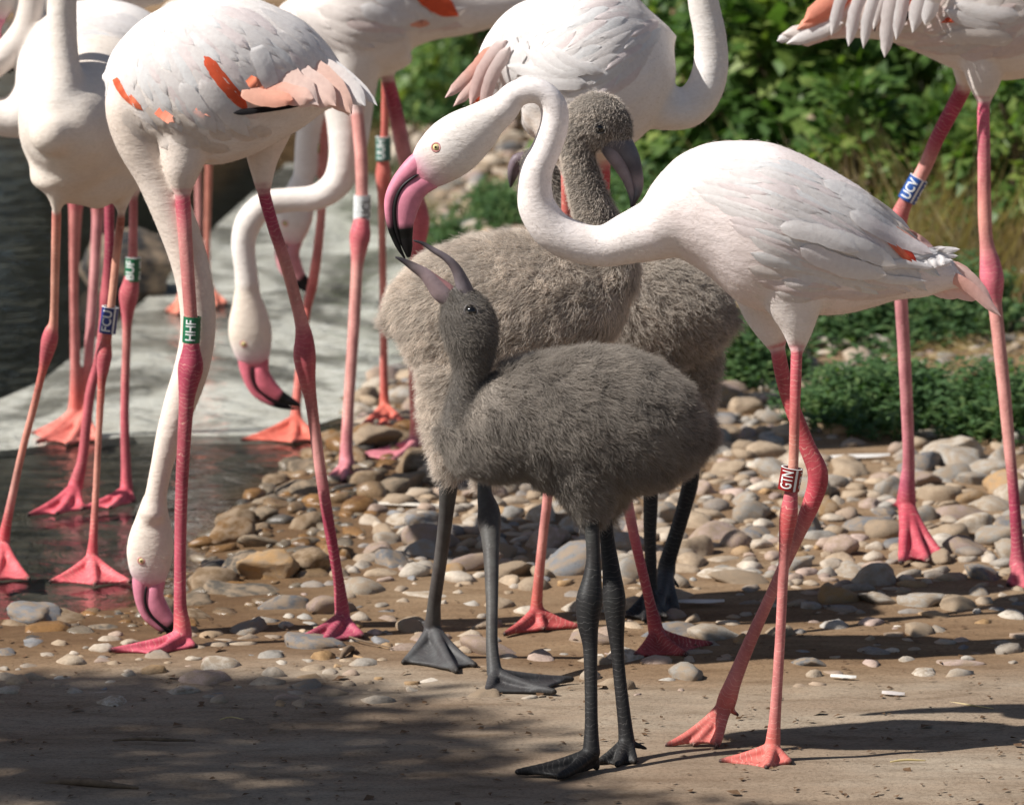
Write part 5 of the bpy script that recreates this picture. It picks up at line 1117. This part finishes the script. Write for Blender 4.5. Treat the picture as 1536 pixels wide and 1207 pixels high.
# shade tree standing to the left of the view
tb = Vector((-4.7, 8.35, 0)); tr_ = empty('shade_tree', tb); tag(tr_, 'leafy tree left of the view shading the near bank', 'tree')
V, fs, E = loft([(*tb, .13, .13, 0), (*(tb+Vector((.05, .05, 1.2))), .10, .10, 0), (*(tb+Vector((.3, .2, 2.6))), .08, .08, 0), (*(tb+Vector((.6, .4, 3.9))), .03, .03, 0)], .1, 12); obj('trunk', mesh('trunk', V-np.array(tb), fs), M['bark'], tr_)
fo = Foliage(); rr = random.Random(77)
for k in range(190):
    z = rr.uniform(2.9, 4.3); gx_ = rr.uniform(-2.6, -.08); edge = 10.64 + .04*gx_ - .12*max(0, gx_+.75)/.4; gy_ = rr.uniform(9.0, edge-.06)
    if k > 172: gx_ = rr.uniform(-.3, .35); gy_ = rr.uniform(9.3, 9.72)
    c = Vector((gx_, gy_, 0)) - SUN_DIR*(z/-SUN_DIR.z) + Vector((0, 0, 0))
    c.z = z; rad = .17 if k <= 172 else .12
    for _ in range(85 if k <= 172 else 40):
        d = Vector((rr.gauss(0, 1), rr.gauss(0, 1), rr.gauss(0, 1))).normalized(); p = c+d*rr.uniform(.02, rad); fo.leaf(p, d+Vector((0, 0, -.4)), (rr.uniform(-.5, .5), rr.uniform(-.5, .5), 1), rr.uniform(.06, .11), .022, rr.random())
f = fo.build('crown', M['leaf_bush'], tr_, tb); f['kind'] = 'stuff'
for tip_ in ((-3.3, 8.7, 3.6), (-3.9, 8.1, 3.9), (-5.6, 8.5, 3.7), (-4.4, 8.9, 4.1)):
    a_ = tb+Vector((.2, .15, 2.2)); t_ = Vector(tip_); V, fs, E = loft([(*a_, .05, .05, 0), (*((a_+t_)/2+Vector((0, 0, .15))), .035, .035, 0), (*t_, .012, .012, 0)], .1, 8); obj('branch', mesh('branch', V-np.array(tb), fs), M['bark'], tr_)

# ------------------------------------------------------------------ litter on the ground
def twig(px0, py0, px1, py1, r, lab, m='twig', bend=.01):
    a, b_ = gp(px0, py0, .004), gp(px1, py1, .005); mid = (a+b_)/2+Vector((rs.uniform(-bend, bend), rs.uniform(-bend, bend), r))
    V, fs, E = loft([(*a, r*.6, r*.6, 0), (*((a+mid)/2+Vector((0, bend*.5, r*.3))), r, r, 0), (*mid, r*1.05, r, 0), (*((b_+mid)/2), r*.9, r, 0), (*b_, r*.5, r*.5, 0)], .01, 8)
    o = obj('twig' if m == 'twig' else 'straw', mesh('twig', V-np.array(a), fs), M[m], loc=a); tag(o, lab, 'twig' if m == 'twig' else 'straw', 'twigs and straws on the near bank')
    if m == 'straw': o.data.attributes.new('rnd', 'FLOAT', 'POINT').data.foreach_set('value', np.full(len(o.data.vertices), .85, np.float32))
twig(60, 1176, 206, 1181, .0055, 'thick dry brown twig lying on the shaded trodden earth')
twig(170, 1110, 292, 1110, .0028, 'thin crooked twig on the shaded earth behind the thick twig')
twig(505, 953, 590, 972, .0016, 'fine curved stalk at the toes of the magenta foot', bend=.02)
twig(1336, 1142, 1388, 1140, .0018, 'short pale straw on the sunlit sand', 'straw', .003)
twig(1412, 1052, 1490, 1062, .0013, 'thin pale straw on sand beyond the short straw', 'straw', .004)
twig(330, 1079, 365, 1078, .0012, 'curved pale straw on the shaded earth', 'straw', .012)
twig(512, 985, 530, 972, .006, 'short stubby curled stick on sunlit earth by the chick foot', bend=.004)
def fallen(px_, py_, Lpx, hw, ang, lab, colr=(.8, .77, .72)):
    p = gp(px_, py_, .006); L_ = Lpx/(F/p.y); d = Vector((math.cos(ang), math.sin(ang), 0)); sd_ = Vector((-d.y, d.x, 0)); rows = []
    for i in range(10):
        u = i/9; wd = hw*(.15 + .85*math.sin(math.pi*min(1, u*1.05))**.7)*(1+.15*rs.uniform(-1, 1)); rows.append([p+d*L_*(u-.5)+sd_*wd*v+Vector((0, 0, .004*(1-abs(v))+.0006*math.sin(u*5))) for v in (-1, -.5, 0, .5, 1)])
    V = np.array([[list(q) for q in r_] for r_ in rows]).reshape(-1, 3)-np.array(p); fs = [(i*5+j, i*5+j+1, (i+1)*5+j+1, (i+1)*5+j) for i in range(9) for j in range(4)]
    me = mesh('fallen_feather', V, fs); uv = me.uv_layers.new(name='UVMap'); li = np.empty(len(me.loops), int); me.loops.foreach_get('vertex_index', li)
    uv.data.foreach_set('uv', np.column_stack([(li//5)/9, (li % 5)/4]).astype(np.float32).ravel()); set_col(me, np.tile(np.array(colr), (len(V), 1)))
    tag(obj('fallen_feather', me, M['feather'], loc=p), lab, 'feather', 'moulted feathers on the bank')
fallen(1290, 684, 95, .018, .25, 'white moulted feather lying on bare earth below the herbs')
fallen(1500, 690, 80, .012, .9, 'cream moulted feather leaning by the pale boulder', (.78, .72, .62))
fallen(1050, 902, 75, .014, .1, 'white moulted feather beside the dark chick foot')
fallen(610, 757, 110, .007, -.15, 'narrow cream feather on the pebbles by the chick leg', (.78, .72, .62))
fallen(1265, 1015, 40, .008, -.2, 'small pale feather tuft on the sunlit sand')
fallen(1340, 1040, 36, .010, -.3, 'tiny grey-white feather pressed into the sand', (.6, .55, .52))
fo = Foliage(); rr = random.Random(31)
for _ in range(1100):
    p = gp(rr.uniform(-80, 1620), rr.uniform(900, 1260), .004); p.z = float(ground_z([(p.x, p.y)])[0])+.003; a = rr.uniform(0, 6.28); L_ = rr.uniform(.004, .016)*(1.9 if rr.random() < .08 else 1)
    fo.leaf(p, (math.cos(a), math.sin(a), rr.uniform(-.05, .25)), (rr.uniform(-.4, .4), rr.uniform(-.4, .4), 1), L_, L_*rr.uniform(.15, .4), rr.random())
g0 = gp(768, 1080); o = fo.build('leaf_litter', simple('litter_brown', (.13, .075, .04)), None, g0); o.location = g0; tag(o, 'tiny brown leaf scraps and crumbs strewn over the near bank', 'litter', kind='stuff')
